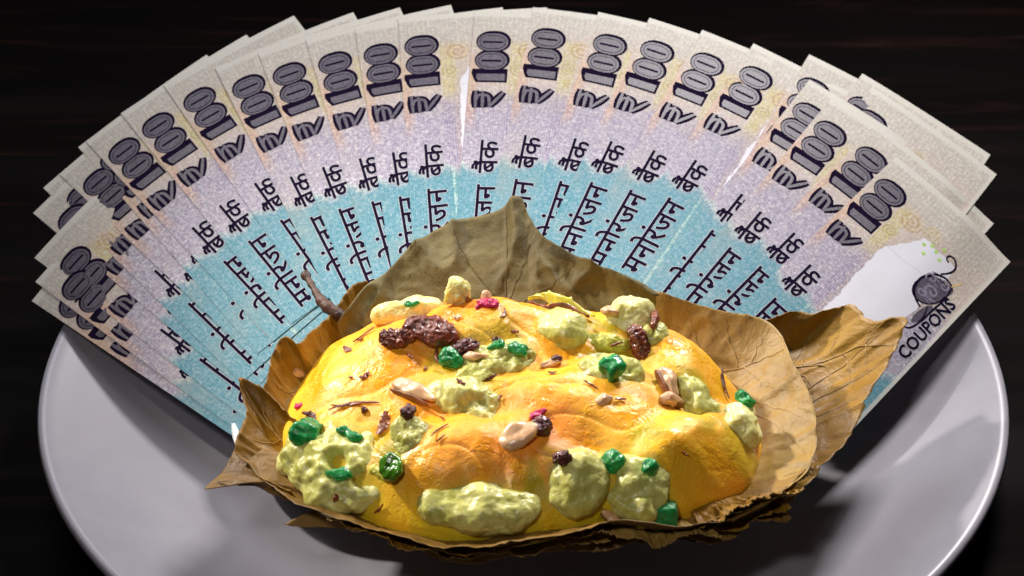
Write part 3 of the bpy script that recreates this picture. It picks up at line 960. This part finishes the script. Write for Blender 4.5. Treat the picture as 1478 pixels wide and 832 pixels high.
# right front layers
add_leaf([(930, 775, 50), (1000, 772, 51), (1060, 760, 53), (1080, 748, 54), (1115, 742, 54), (1140, 733, 54), (1132, 720, 56), (1160, 695, 57), (1175, 668, 59)],
         [(900, 735, 49), (960, 728, 49), (1010, 718, 49), (1040, 700, 49), (1060, 680, 49), (1070, 660, 50)], M_gold, 11, None, wav=2.2, jag=1.2, sag=1,
         label='golden leaf layer with a ragged edge at lower right')
add_leaf([(900, 786, 46), (980, 780, 47), (1040, 768, 49), (1075, 756, 51), (1105, 752, 51), (1138, 744, 52), (1128, 728, 54), (1150, 700, 55)],
         [(880, 742, 46), (940, 735, 46), (990, 727, 46), (1030, 710, 46), (1060, 690, 47)], M_brown, 12, None, wav=2.0, jag=1.2, sag=1,
         label='lowest brown leaf layer at lower right')

EX_ = [([(470, 757, 57), (520, 771, 57), (575, 787, 56), (625, 797, 55), (665, 801, 54), (700, 796, 55), (735, 786, 57)], [(500, 735, 52), (560, 748, 52), (640, 760, 51), (700, 760, 52)], M_gold, 51, 'short golden leaf layer at the front left of centre'),
       ([(840, 779, 57), (880, 766, 60), (915, 776, 58), (945, 790, 55), (975, 783, 56), (1005, 772, 58), (1040, 768, 58)], [(850, 748, 53), (900, 745, 53), (950, 745, 52), (1000, 738, 52)], M_tan, 52, 'pale wavy leaf layer at the front right of centre'),
       ([(1010, 762, 59), (1050, 748, 61), (1085, 733, 62), (1098, 722, 63), (1125, 722, 62), (1142, 716, 62), (1160, 700, 62)], [(990, 730, 54), (1030, 718, 54), (1060, 700, 55)], M_gold, 53, 'crinkled golden leaf layer at the lower right rim'),
       ([(560, 783, 50), (610, 797, 49), (650, 811, 47), (700, 806, 48), (750, 795, 50), (800, 790, 51), (840, 790, 51), (880, 780, 53)], [(580, 752, 48), (650, 757, 47), (750, 757, 48), (840, 752, 49)], M_tan, 54, 'thin pale leaf layer low at the front')]
for o_, i_, m_, sd, lb in EX_:
    add_leaf(o_, i_, m_, sd, None, wav=2.4, jag=1.3, sag=0.5, crumple=1.6, label=lb, thick=0.5)

# dark twig
P = catmull([at(440, 396, 78), at(450, 412, 77), at(462, 432, 76), at(476, 446, 75), at(494, 458, 73), at(515, 472, 70)], 24)
vv, ff = tube(P, [0.0014 + 0.0012 * smooth(0.25, 0.6, k / 23) + 0.0003 * math.sin(k * 1.9) + 0.0007 * smooth(3, 0, k) for k in range(24)], 9)
tw = link('stem', mesh('stem', vv, ff), M_twig, leafbowl); tw.location = -LB
tw['label'] = 'dark curved leaf stalk sticking up at the upper left'
P = catmull([at(300, 703, 54.3), at(288, 709, 54), at(293, 706, 53.8)], 8)

# ------------------------------------------------------------------ the froth: one heaped body
Z0 = 0.054
foot = [(406, 640), (408, 600), (425, 560), (450, 525), (500, 500), (560, 485), (640, 476), (740, 474), (840, 478), (930, 492), (1010, 520), (1060, 560), (1095, 610), (1100, 650),
        (1088, 690), (1050, 718), (1000, 738), (940, 746), (870, 752), (800, 762), (730, 772), (660, 775), (600, 766), (540, 746), (480, 718), (438, 690), (412, 666)]
FP = [at(x, y, 57) for x, y in foot]
FC = Vector((sum(p.x for p in FP) / len(FP), sum(p.y for p in FP) / len(FP), 0))
FA = sorted([(math.atan2(p.y - FC.y, p.x - FC.x), math.hypot(p.x - FC.x, p.y - FC.y)) for p in FP])
def foot_r(a):
    ext = [(FA[-1][0] - 2 * math.pi, FA[-1][1])] + FA + [(FA[0][0] + 2 * math.pi, FA[0][1])]
    for (a0, r0), (a1, r1) in zip(ext, ext[1:]):
        if a0 <= a <= a1:
            f = (a - a0) / (a1 - a0)
            return r0 + (r1 - r0) * (f * f * (3 - 2 * f) * 0.5 + f * 0.5)
    return FA[0][1]
# swellings: seen position, height of that spot, radii along x and y (mm), rise (mm)
PUFFS = [((520, 545), 76, 30, 27, 7.0, 0.3), ((590, 500), 82, 26, 20, 7.0, 0), ((700, 465), 86, 30, 19, 8.5, 0), ((790, 500), 82, 24, 20, 6.0, 0), ((880, 480), 80, 22, 16, 5.5, 0),
         ((600, 580), 76, 24, 20, 5.5, 0), ((700, 540), 80, 26, 18, 5.0, 0), ((820, 575), 80, 32, 24, 7.5, 0), ((905, 600), 76, 24, 24, 6.5, -0.3), ((1000, 515), 78, 22, 27, 8.0, -0.5), ((1060, 620), 70, 16, 24, 6.5, 0),
         ((1005, 670), 70, 27, 27, 9.0, 0.2), ((640, 665), 72, 31, 20, 8.0, 0.1), ((750, 655), 74, 24, 20, 6.0, 0), ((560, 745), 64, 24, 13, 4.5, 0.2), ((660, 760), 62, 24, 11, 4.0, 0), ((770, 745), 65, 26, 13, 5.0, 0),
         ((870, 700), 70, 24, 18, 4.5, 0), ((930, 735), 66, 22, 12, 4.5, 0), ((460, 640), 68, 24, 26, 5.0, 0), ((500, 700), 66, 24, 20, 4.0, 0), ((950, 545), 78, 14, 20, 4.0, -0.4)]
PW = []
for px, z, rx, ry, h, rot in PUFFS:
    q = at(px[0], px[1], z)
    PW.append((q.x, q.y, rx / 1000, ry / 1000, h / 1000, rot))
COLLAR = []
for px, py, rad, ch in ((482, 676, 19, 1.6), (712, 527, 14, 2.0), (684, 582, 12, 2.2), (640, 556, 10, 1.2), (592, 626, 8, 2.0), (655, 727, 11, 1.8), (725, 727, 12, 1.8), (835, 692, 13, 2.6), (916, 712, 14, 2.4),
                        (812, 474, 10, 2.2), (884, 533, 14, 2.0), (975, 555, 10, 2.0), (1010, 598, 10, 2.0), (1070, 612, 9, 2.2), (908, 462, 10, 1.8)):
    q = at(px, py + 4, 77 if py < 650 else 70)
    COLLAR.append((q.x, q.y, rad / 1000, ch / 1000))
def froth_z(x, y, rr):
    body = 0.0245 * max(0.0, 1 - rr ** 2.6) ** 0.60
    body *= 1.0 + 0.12 * smooth(-0.06, 0.05, y - FC.y)
    k = smooth(1.0, 0.78, rr)
    body += 0.0075 * smooth(0.0, 0.055, y - FC.y) * smooth(1.0, 0.8, rr)
    wx = x + 0.0035 * noise.noise(Vector((x * 45, y * 45, 0.3)))
    wy = y + 0.0035 * noise.noise(Vector((x * 45, y * 45, 7.3)))
    acc = 0.0
    KS = 1100.0
    for lx, ly, rx, ry, h, rot in PW:
        dx, dy = wx - lx, wy - ly
        c, s = math.cos(rot), math.sin(rot)
        d2 = ((dx * c + dy * s) / rx) ** 2 + ((-dx * s + dy * c) / ry) ** 2
        v = h * (math.sqrt(1 - d2) if d2 < 0.96 else 0.2 * math.exp(-(d2 - 0.96) * 2.5))
        acc += math.exp(v * KS)
    pf = (math.log(acc) / KS - 0.0030) * 1.8
    body += pf * (0.30 + 0.70 * k)
    q = Vector((x * 60, y * 60, 1.7))
    body += (noise.noise(q) * 0.0015 + noise.noise(q * 2.3) * 0.0006 + noise.noise(q * 5.1) * 0.00018) * k
    body -= (1 - abs(noise.noise(Vector((x * 48 + 9, y * 60, 2.2))))) ** 12 * 0.0006 * k
    for cx, cy, cr, ch in COLLAR:
        dd = math.hypot(x - cx, (y - cy) * 1.15) / cr
        if dd < 2:
            body += ch * math.exp(-dd ** 3)
    return body
NR, NA = 150, 420
V, F, EDGE, GRN = [], [], [], []
GSP = [(at(515, 650, 70), 0.012), (at(560, 672, 68), 0.013), (at(770, 705, 68), 0.008), (at(935, 640, 74), 0.008), (at(655, 530, 80), 0.010), (at(870, 485, 80), 0.012)]
for j in range(NR + 1):
    rr = (j / NR) ** 0.85
    for i in range(NA):
        a = -math.pi + 2 * math.pi * i / NA
        r = foot_r(a) * rr * (1 + 0.012 * noise.noise(Vector((math.cos(a) * 7, math.sin(a) * 7, 2))) * rr)
        x, y = FC.x + r * math.cos(a), FC.y + r * math.sin(a)
        z = Z0 + froth_z(x, y, rr)
        V.append((x, y, z if j < NR else Z0 - 0.003))
        EDGE.append(max(smooth(0.80, 0.98, rr) * (1 if x < 0.06 else 0.4), 0.9 * smooth(0.45, 0.9, rr) * max(smooth(-0.03, -0.09, x), smooth(0.0, 0.05, x) * smooth(0.01, -0.03, y - FC.y), smooth(-0.03, -0.06, y - FC.y)) * (0.5 + 0.5 * noise.noise(Vector((x * 30, y * 30, 0))))))
        g = 0
        for gp, gr in GSP:
            dd = math.hypot(x - gp.x, y - gp.y) / gr
            g = max(g, smooth(1.25, 0.2, dd + 0.7 * noise.noise(Vector((x * 160, y * 160, 5)))))
        for cx, cy, cr, ch in COLLAR:
            dd = math.hypot(x - cx, (y - cy) * 1.15) / cr
            if dd < 1.7:
                g = max(g, 0.75 * smooth(1.45, 0.7, dd + 0.5 * noise.noise(Vector((x * 120, y * 120, 5)))))
        GRN.append(g * 0.85)
for j in range(NR):
    for i in range(NA):
        i2 = (i + 1) % NA
        if j == 0:
            F.append((i, NA + i, NA + i2)) if False else F.append((i, NA + i, NA + i2, i2))
        else:
            F.append((j * NA + i, (j + 1) * NA + i, (j + 1) * NA + i2, j * NA + i2))
me = mesh('saffron_froth', V, F)
bm = bmesh.new(); bm.from_mesh(me)
me2 = me
bm.free()
for nm, dat in (('edge', EDGE), ('green', GRN)):
    at_l = me.attributes.new(nm, 'FLOAT', 'POINT')
    at_l.data.foreach_set('value', dat)
froth = link('milk_froth', me, M_froth)
tag(froth, 'heaped glossy saffron yellow milk froth filling the leaf bowl', 'milk froth')
bvh = BVHTree.FromPolygons([Vector(v) for v in V], F)
TARGETS = [bvh]

def hit(px, py, trees=None):
    """where something laid at this spot of the heap comes to rest: nearest surface on the sight line"""
    d = ray(px, py).normalized()
    best = None
    for tr_ in (trees or TARGETS):
        loc, nrm, _, dist = tr_.ray_cast(CAM, d)
        if loc is not None and (best is None or dist < best[2]):
            best = (loc, nrm if nrm.dot(d) < 0 else -nrm, dist)
    if best is None:
        return at(px, py, 84 if py < 470 else 60), Vector((0, -0.3, 0.95))
    return best[0], best[1]

def blob_mesh(name, a, b, c, sub, amps, seed, box=0.0, dents=()):
    """lumpy body with half-axes a, b, c (mm); amps = [(frequency per mm, amplitude mm)]"""
    bm = bmesh.new()
    bmesh.ops.create_icosphere(bm, subdivisions=sub, radius=1.0)
    for v in bm.verts:
        n = v.co.normalized()
        if box:
            m = max(abs(n.x), abs(n.y), abs(n.z))
            n = n.lerp(n / m * 0.86, box)
        p = Vector((n.x * a, n.y * b, n.z * c))
        dv = 0.0
        for f, am in amps:
            if am < 0:
                dv += -am * ((1 - abs(noise.noise(p * f + Vector((seed * 3.3, seed, 0))))) ** 3 - 0.4)
            else:
                dv += am * noise.noise(p * f + Vector((seed * 3.3, seed * 1.7, seed)))
        for dx_, dy_, dr_, dd_ in dents:
            if n.z > 0:
                dv -= dd_ * smooth(1.0, 0.0, math.hypot(p.x - dx_, p.y - dy_) / dr_)
        nn = Vector((n.x / a, n.y / b, n.z / c)).normalized()
        p += nn * dv
        v.co = p / 1000
    me = bpy.data.meshes.new(name)
    bm.to_mesh(me); bm.free()
    return me

def frame(loc, nrm, ang):
    """x along the picture direction ang (degrees, anticlockwise) laid on the surface, z out of it"""
    d = RT * math.cos(R(ang)) + UP * math.sin(R(ang))
    z = nrm.normalized()
    view = (loc - CAM).normalized()
    # slide the picture direction along the sight line until it lies in the surface
    x = d - view * (d.dot(z) / view.dot(z)) if abs(view.dot(z)) > 0.25 else d - z * d.dot(z)
    x.normalize()
    y = z.cross(x).normalized()
    x = y.cross(z)
    return Matrix((( x.x, y.x, z.x, loc.x), (x.y, y.y, z.y, loc.y), (x.z, y.z, z.z, loc.z), (0, 0, 0, 1)))

def add_target(o):
    o_m = o.matrix_world if False else o.matrix_basis
    TARGETS.append(BVHTree.FromPolygons([o_m @ v.co for v in o.data.vertices], [tuple(p.vertices) for p in o.data.polygons]))

PXMM = 3.55
def lump(px, py, w_, h_, ang, th, mat, label, seed, up=0.45, rough=1.0, group='soft khoya lumps on the froth', tiltup=0.5, dents=()):
    """w_, h_ = size seen in pixels, th = thickness mm"""
    loc, nrm = hit(px, py, [bvh])
    n2 = nrm.lerp(Vector((0, -0.35, 0.94)), tiltup).normalized()
    a, b = w_ / 2 / PXMM, h_ / 2 / PXMM
    b *= 1.08
    o = link('khoya_lump', blob_mesh('khoya_lump', a, b, th / 2, 6, [(0.07, 3.4 * rough), (0.17, 1.7 * rough), (0.42, 0.5 * rough), (0.9, 0.22 * rough), (2.0, 0.12 * rough)], seed, dents=dents), mat)
    o.matrix_basis = frame(loc, n2, ang)
    o.location = loc + n2 * (th / 2000) * (up - 1.0)
    tag(o, label, 'khoya lump', group)
    add_target(o)
    return o

lump(486, 671, 160, 116, -22, 14, M_lump, 'largest cream green lump, at lower left with a dark hollow and green pieces', 1, up=0.5, rough=1.2, dents=((0.0, 1.5, 6.0, 6.5), (-8, -6, 4, 2.5), (12, -3, 4, 3)))
lump(430, 648, 62, 72, -60, 15, M_lump, 'cream lump bulging out at the far left below the big green piece', 21, up=0.5, rough=1.2)
lump(590, 458, 105, 36, 8, 12, M_lumppale, 'long pale lump along the back left edge beside the grey olive leaf', 2, up=1.35, rough=0.7)
lump(655, 438, 46, 30, 25, 13, M_lumppale, 'small pale lump poking up highest at the back', 3, up=1.6, rough=1.3)
lump(714, 527, 118, 72, 16, 15, M_lump, 'cream green lump in the upper middle carrying two dark green bits', 4, up=0.6, rough=1.2)
lump(686, 582, 92, 82, 60, 16, M_lump, 'cream lump below the upper middle one, with a deep shadow at its right', 5, up=0.6, rough=1.2)
lump(636, 556, 66, 44, 20, 9, M_lumppale, 'low cream patch between the almond sliver and the upper middle lump', 6, up=0.3)
lump(592, 626, 66, 56, 70, 11, M_lump, 'small cream green lump beside a wine dark crumb, left of centre', 7, up=0.5)
lump(692, 727, 164, 70, -2, 15, M_lump, 'smooth sausage shaped green lump lying along the front', 8, up=0.55, rough=0.75)
lump(833, 692, 96, 74, 80, 19, M_lump, 'egg shaped green lump at the front, left of two green bits', 9, up=0.7, rough=0.85)
lump(916, 705, 94, 80, 84, 16, M_lump, 'cream lump at the front right carrying green bits and a green block', 10, up=0.6, rough=1.1)
lump(812, 474, 72, 68, 80, 15, M_lump, 'squat green lump at the back below the folded yellow film', 11, up=0.6, rough=1.0)
lump(884, 533, 104, 66, -28, 13, M_lump, 'cream lump right of centre with a cut green piece on it', 12, up=0.5, rough=1.1)
lump(996, 578, 120, 52, -58, 14, M_lump, 'long green lump slanting down at the right with an almond on it', 13, up=0.55, rough=1.1)
lump(1070, 612, 76, 56, 105, 17, M_lumppale, 'bright pale yellow lump at the far right edge of the froth', 14, up=0.9)
lump(908, 462, 76, 46, 0, 14, M_lumppale, 'pale white lump at the back right beside a brown skin', 15, up=1.25)
lump(872, 492, 78, 36, 0, 10, M_lumpgreen, 'moss green stained lump at the back right', 16, up=0.5)
lump(938, 480, 60, 40, 100, 12, M_lump, 'small cream lump behind the brown skin at the back right', 17, up=1.2)
lump(556, 662, 56, 52, -40, 9, M_lumpgreen, 'wet moss green patch at the right end of the largest lump', 18, up=0.35, rough=1.2)

def bit(name, cat, label, px, py, w_, h_, ang, th, mat, seed, sub=4, amps=((0.25, 0.5), (0.7, -0.3)), box=0.5, up=0.6, group=None, tiltup=0.2):
    loc, nrm = hit(px, py)
    nrm = nrm.lerp(Vector((0, -0.3, 0.95)), tiltup).normalized()
    o = link(name, blob_mesh(name, w_ / 2 / PXMM, h_ / 2 / PXMM * 1.1, th / 2, sub, list(amps), seed, box), mat)
    o.matrix_basis = frame(loc, nrm, ang)
    o.location = loc + nrm * (th / 2000) * up
    tag(o, label, cat, group)
    return o

GG = 'green candied pieces'
gr = [(443, 630, 42, 46, -20, 9, 'largest glossy green piece, teardrop shaped, at lower left'),
      (490, 687, 42, 13, -8, 4, 'flat green strip set in the largest lump below its hollow'),
      (505, 630, 34, 14, -25, 3.5, 'thin green smear at the top of the largest lump'),
      (566, 678, 36, 34, 60, 5, 'dark wet green patch at the right end of the largest lump'),
      (653, 522, 30, 32, 50, 7, 'rounded green piece at the left end of the upper middle lump'),
      (718, 501, 28, 15, 25, 4.5, 'left one of two dark green bits on top of the upper middle lump'),
      (748, 507, 30, 18, -20, 4.5, 'right one of two dark green bits on top of the upper middle lump'),
      (881, 531, 32, 33, 30, 6, 'cut faceted green piece right of centre'),
      (888, 671, 38, 26, 30, 7, 'dark green bit between the two front lumps'),
      (938, 678, 18, 16, 0, 6, 'tiny round green bead on the front right lump'),
      (957, 741, 40, 36, 5, 9, 'square green block at the front edge of the froth'),
      (1074, 582, 34, 16, -25, 5, 'green sliver on top of the far right pale lump'),
      (597, 438, 28, 9, 5, 3, 'green fleck on the long pale lump at the back left')]
for k, (x, y, a, b, an, th, lab) in enumerate(gr):
    dk = k in (3, 5, 6)
    bit('green_candied_piece', 'candied fruit', lab, x, y, a, b, an, th, M_dgreen if k == 3 else M_green, 30 + k, 4, ((0.16, 2.0), (0.4, 1.0), (1.0, 0.3)) if k != 10 else ((0.2, 0.8), (0.6, 0.4)), 0.2 if k != 10 else 0.65, 0.55, GG)

# almonds: flesh with a strip of brown skin
def almond(px, py, w_, h_, ang, th, label, seed, skin=True):
    o = bit('almond_piece', 'almond', label, px, py, w_, h_, ang, th, M_almond, seed, 4, ((0.12, 1.5), (0.3, 0.8), (0.8, 0.2)), 0.1, 0.6, 'almond pieces')
    # pull one end to a point
    for v in o.data.vertices:
        s = v.co.x * 1000 / (w_ / 2 / PXMM)
        k = 1 - 0.45 * max(0, s)
        v.co.y *= k; v.co.z *= k
    if skin:
        me = blob_mesh('almond_skin', w_ / 2 / PXMM * 0.96, h_ / 2 / PXMM * 0.25, th / 2 * 0.75, 3, [(0.3, 0.4)], seed + 5)
        so = link('skin', me, M_skin, o)
        so.location = (0.0003, -h_ / 2 / PXMM * 0.95 / 1000, -th / 2 * 0.2 / 1000)
    return o
almond(598, 568, 74, 24, -22, 5, 'long almond sliver slanting down left of centre', 51)
almond(750, 630, 62, 34, 28, 5.5, 'chunky pink tan almond piece in the middle beside a dark crumb', 52, False)
almond(426, 543, 34, 20, -12, 6, 'almond end sticking out at the upper left beside the leaf', 53)
almond(964, 556, 52, 24, -65, 7, 'almond piece on top of the long slanting lump at right', 54)
almond(968, 581, 34, 16, -10, 5, 'small almond bit just below the almond on the slanting lump', 55)
almond(690, 517, 46, 10, 6, 3.5, 'thin tan almond stick right of the rounded green piece', 56, False)
almond(705, 433, 16, 16, 0, 6, 'tiny pink almond crumb at the back above the magenta petal', 57, False)
almond(884, 450, 14, 24, 80, 5, 'small pink almond chip on the back right froth', 58, False)
almond(882, 746, 34, 12, -40, 5, 'almond sliver at the front edge left of the green block', 59)
almond(795, 527, 34, 12, 15, 3, 'flat almond chip behind the middle of the heap', 60, False)
almond(872, 578, 24, 14, 10, 3, 'small pale almond chip right of the middle', 61, False)

# dark fruit
bit('date_piece', 'date', 'long shiny dark brown date piece at the upper left of the heap', 622, 481, 80, 38, -14, 5.5, M_date, 71, 5, ((0.12, 2.2), (0.35, -0.9), (0.8, 0.35)), 0.1, 0.6)
bit('date_piece', 'date', 'crumbly dark red date piece left of the long shiny one', 573, 491, 48, 24, 8, 5, M_date, 72, 5, ((0.3, 1.5), (0.7, -1.6), (1.5, -0.6)), 0.2, 0.6)
bit('dark_crumb', 'crumb', 'dark brown crumb above the rounded green piece', 672, 508, 40, 17, 18, 6, M_crumb, 73, 4, ((0.4, 1.4), (0.9, -1.2)), 0.2, 0.6)
bit('dark_crumb', 'crumb', 'purple black crumb touching the chunky almond', 780, 621, 26, 24, 40, 6, M_crumb, 74, 4, ((0.4, 1.4), (1.0, -1.2)), 0.2, 0.7)
bit('dark_crumb', 'crumb', 'small ragged dark crumb left of the egg shaped lump', 815, 663, 26, 15, 10, 5, M_crumb, 75, 4, ((0.5, 1.4), (1.0, -1.2)), 0.2, 0.6)
bit('dark_crumb', 'crumb', 'wine dark crumb above the small lump left of centre', 588, 599, 20, 17, 30, 5, M_crumb, 76, 3, ((0.5, 1.2), (1.0, -1.0)), 0.4, 0.6)
bit('dark_crumb', 'crumb', 'tiny red brown crumb right of the long brown sliver', 526, 594, 11, 8, 30, 3, M_crumb, 77, 3, ((0.6, 0.8),), 0.3, 0.5)
bit('dark_crumb', 'crumb', 'dark crumb on the almond chip behind the middle', 803, 524, 16, 10, 0, 4, M_crumb, 78, 3, ((0.6, 0.8),), 0.3, 0.8)
bit('rose_petal_bit', 'rose petal', 'magenta rose petal bit near the top at the back', 704, 440, 36, 12, -5, 2.5, M_petal, 81, 4, ((0.4, 1.4), (0.9, -0.8)), 0.2, 0.6, 'rose petal bits')
bit('rose_petal_bit', 'rose petal', 'dark magenta petal bit at the far left above the largest lump', 431, 587, 17, 8, 0, 1.8, M_petal, 82, 3, ((0.5, 0.9),), 0.2, 0.6, 'rose petal bits')
bit('rose_petal_bit', 'rose petal', 'pink petal bit just above the purple black crumb', 776, 598, 26, 11, 20, 1.8, M_petal, 83, 3, ((0.5, 1.2),), 0.2, 0.6, 'rose petal bits')
bit('rose_petal_bit', 'rose petal', 'narrow magenta streak below the petal at the back', 693, 443, 16, 5, 35, 2, M_petal, 84, 3, ((0.5, 0.5),), 0.2, 0.5, 'rose petal bits')

# slivers and shreds: thin bent strips
def shred(px, py, ln, wd, ang, mat, label, seed, lift=0.5, bend=1.0, name='spice_shred'):
    rnd = random.Random(seed)
    loc, nrm = hit(px, py)
    L_, Wd = ln / PXMM, wd / PXMM
    n = 12
    vs_, fs = [], []
    b1, b2 = rnd.uniform(-1, 1) * bend, rnd.uniform(0.2, 0.6)
    for i in range(n + 1):
        s = i / n - 0.5
        x = s * L_
        y = b1 * (s * s) * L_ * 0.5 + noise.noise(Vector((i * 0.7, seed, 0))) * 0.25
        wdt = Wd * (0.25 + 0.75 * math.sin(math.pi * (0.08 + 0.84 * i / n))) * (1 + 0.5 * noise.noise(Vector((i * 1.3, seed, 7))))
        zc = lift + b2 * bend * (s * s) * 4 * 0.8
        tw_ = noise.noise(Vector((i * 0.3, seed, 3))) * 0.9
        for (q, zz) in ((-1, 0.0), (-0.4, 0.35), (0.5, 0.3), (1, 0.0), (0, -0.25)):
            vs_.append(Vector((x, y + q * wdt / 2 * math.cos(tw_), zc + zz + q * wdt / 2 * math.sin(tw_))) / 1000)
    for i in range(n):
        for k in range(5):
            k2 = (k + 1) % 5
            fs.append((i * 5 + k, (i + 1) * 5 + k, (i + 1) * 5 + k2, i * 5 + k2))
    fs.append((0, 1, 2, 3, 4)); fs.append(tuple(n * 5 + k for k in range(5))[::-1])
    o = link(name, mesh(name, vs_, fs), mat, smooth=False)
    o.matrix_basis = frame(loc, nrm, ang)
    tag(o, label, 'spice shred', 'brown spice shreds on the froth')
    return o
SH = [(512, 583, 72, 6, 8, M_flake, 'longest red brown shred, lying level left of centre'),
      (500, 586, 46, 4, 3, M_flake, 'thin shred lying along the longest one'),
      (450, 600, 34, 9, -30, M_crumb, 'dark curled shred above the big teardrop green piece'),
      (727, 456, 22, 6, 62, M_flake, 'short upright shred on the rear swelling'),
      (630, 516, 26, 6, -80, M_flake, 'dark upright shred below the long date piece'),
      (555, 612, 34, 14, 70, M_flake, 'broad translucent brown flake left of the small lump'),
      (1043, 553, 52, 7, -78, M_crumb, 'dark stick standing at the right edge against the tan leaf'),
      (853, 556, 22, 4, -30, M_flake, 'thin shred below the lump with the cut green piece'),
      (526, 485, 36, 5, 35, M_flake, 'thin curved shred left of the crumbly date'),
      (522, 492, 12, 5, 10, M_flake, 'small shred under the curved one at upper left'),
      (674, 433, 16, 8, -10, M_flake, 'brown chip left of the magenta petal at the back'),
      (660, 459, 12, 8, 0, M_almond, 'pale chip on the rear swelling'),
      (742, 480, 12, 6, 0, M_flake, 'small brown chip right of the rear swelling'),
      (717, 490, 14, 7, 0, M_crumb, 'brown chip between the two dark green bits'),
      (591, 515, 10, 5, -30, M_flake, 'tiny shred below the crumbly date'),
      (614, 534, 10, 5, 60, M_flake, 'tiny dark shred above the long almond sliver'),
      (527, 544, 16, 9, 30, M_flake, 'brown speck in the middle of the left swelling'),
      (507, 546, 6, 4, 0, M_flake, 'tiny speck left of the brown speck on the left swelling'),
      (502, 506, 18, 9, -30, M_flake, 'curled pinkish shred at the top of the left swelling'),
      (664, 553, 14, 8, -30, M_flake, 'brown chip in the crease of the upper middle lump'),
      (702, 548, 34, 7, 30, M_crumb, 'dark shred in the hollow of the upper middle lump'),
      (632, 622, 32, 3, 35, M_flake, 'hair thin shred right of the small lump'),
      (636, 634, 16, 3, 40, M_flake, 'short hair thin shred under the longer one'),
      (640, 606, 18, 3, -35, M_flake, 'thin dark shred above the hair thin ones'),
      (486, 718, 12, 8, 70, M_flake, 'red brown chip on the lower rim of the largest lump'),
      (549, 735, 18, 4, 45, M_flake, 'small shred at the front left edge'),
      (880, 742, 26, 5, -35, M_flake, 'red brown shred left of the green block'),
      (895, 577, 16, 4, 0, M_flake, 'faint shred right of the pale almond chip'),
      (797, 540, 12, 6, 0, M_crumb, 'small dark crumb like shred under the flat almond chip'),
      (987, 655, 12, 3, -30, M_flake, 'tiny shred on the right swelling'),
      (888, 497, 22, 4, 20, M_flake, 'thin shred on the moss green lump'),
      (720, 575, 10, 4, 45, M_flake, 'tiny shred beside the deep shadow in the middle')]
for k, (x, y, l_, wd, an, m, lab) in enumerate(SH):
    shred(x, y, l_, wd, an, m, lab, 100 + k)

# curled brown skin and folded yellow film at the back right
def film(name, cat, label, pts_px, zoff, width, mat, seed):
    P = []
    for x, y in pts_px:
        P.append(at(x, y, 87 + zoff))
    P = catmull(P, 30)
    vs_, fs = [], []
    for i, p in enumerate(P):
        wv = width / 1000 * math.sin(math.pi * (0.06 + 0.88 * i / 29)) * (1 + 0.4 * noise.noise(Vector((i * 0.5, seed, 0))))
        for k in range(6):
            f = k / 5
            vs_.append(p + Vector((noise.noise(Vector((i * 0.4, k * 0.6, seed))) * 0.0008, (0.5 - f) * -wv * 0.7, (f - 0.4) * wv + math.sin(f * 3.0 + i * 0.3) * 0.0009)))
    for i in range(29):
        for k in range(5):
            a = i * 6 + k
            fs.append((a, a + 6, a + 7, a + 1))
    me = thicken(name, vs_, fs, 0.0004)
    o = link(name, me, mat)
    tag(o, label, cat)
    return o
bit('nut_skin', 'nut skin', 'curled glossy brown nut skin at the back right of the heap', 929, 495, 54, 22, -68, 7, M_date, 91, 5, ((0.2, 1.2), (0.6, -1.0)), 0.1, 0.9, None, 0.4)
bit('nut_skin', 'nut skin', 'thin brown nut skin upright at the far back right edge', 944, 468, 44, 9, 84, 4, M_flake, 92, 4, ((0.3, 1.0), (0.8, -0.6)), 0.1, 1.2, None, 0.4)
film('milk_film', 'milk film', 'folded thin yellow milk film edged brown at the back of the heap', [(762, 432), (785, 428), (808, 440), (835, 448), (858, 455)], 1.0, 5, M_lumpgreen, 5)
film('brown_film', 'nut skin', 'narrow brown skin lying along the front of the folded yellow film', [(765, 437), (795, 445), (820, 447), (850, 456)], 1.6, 2.6, M_flake, 6)
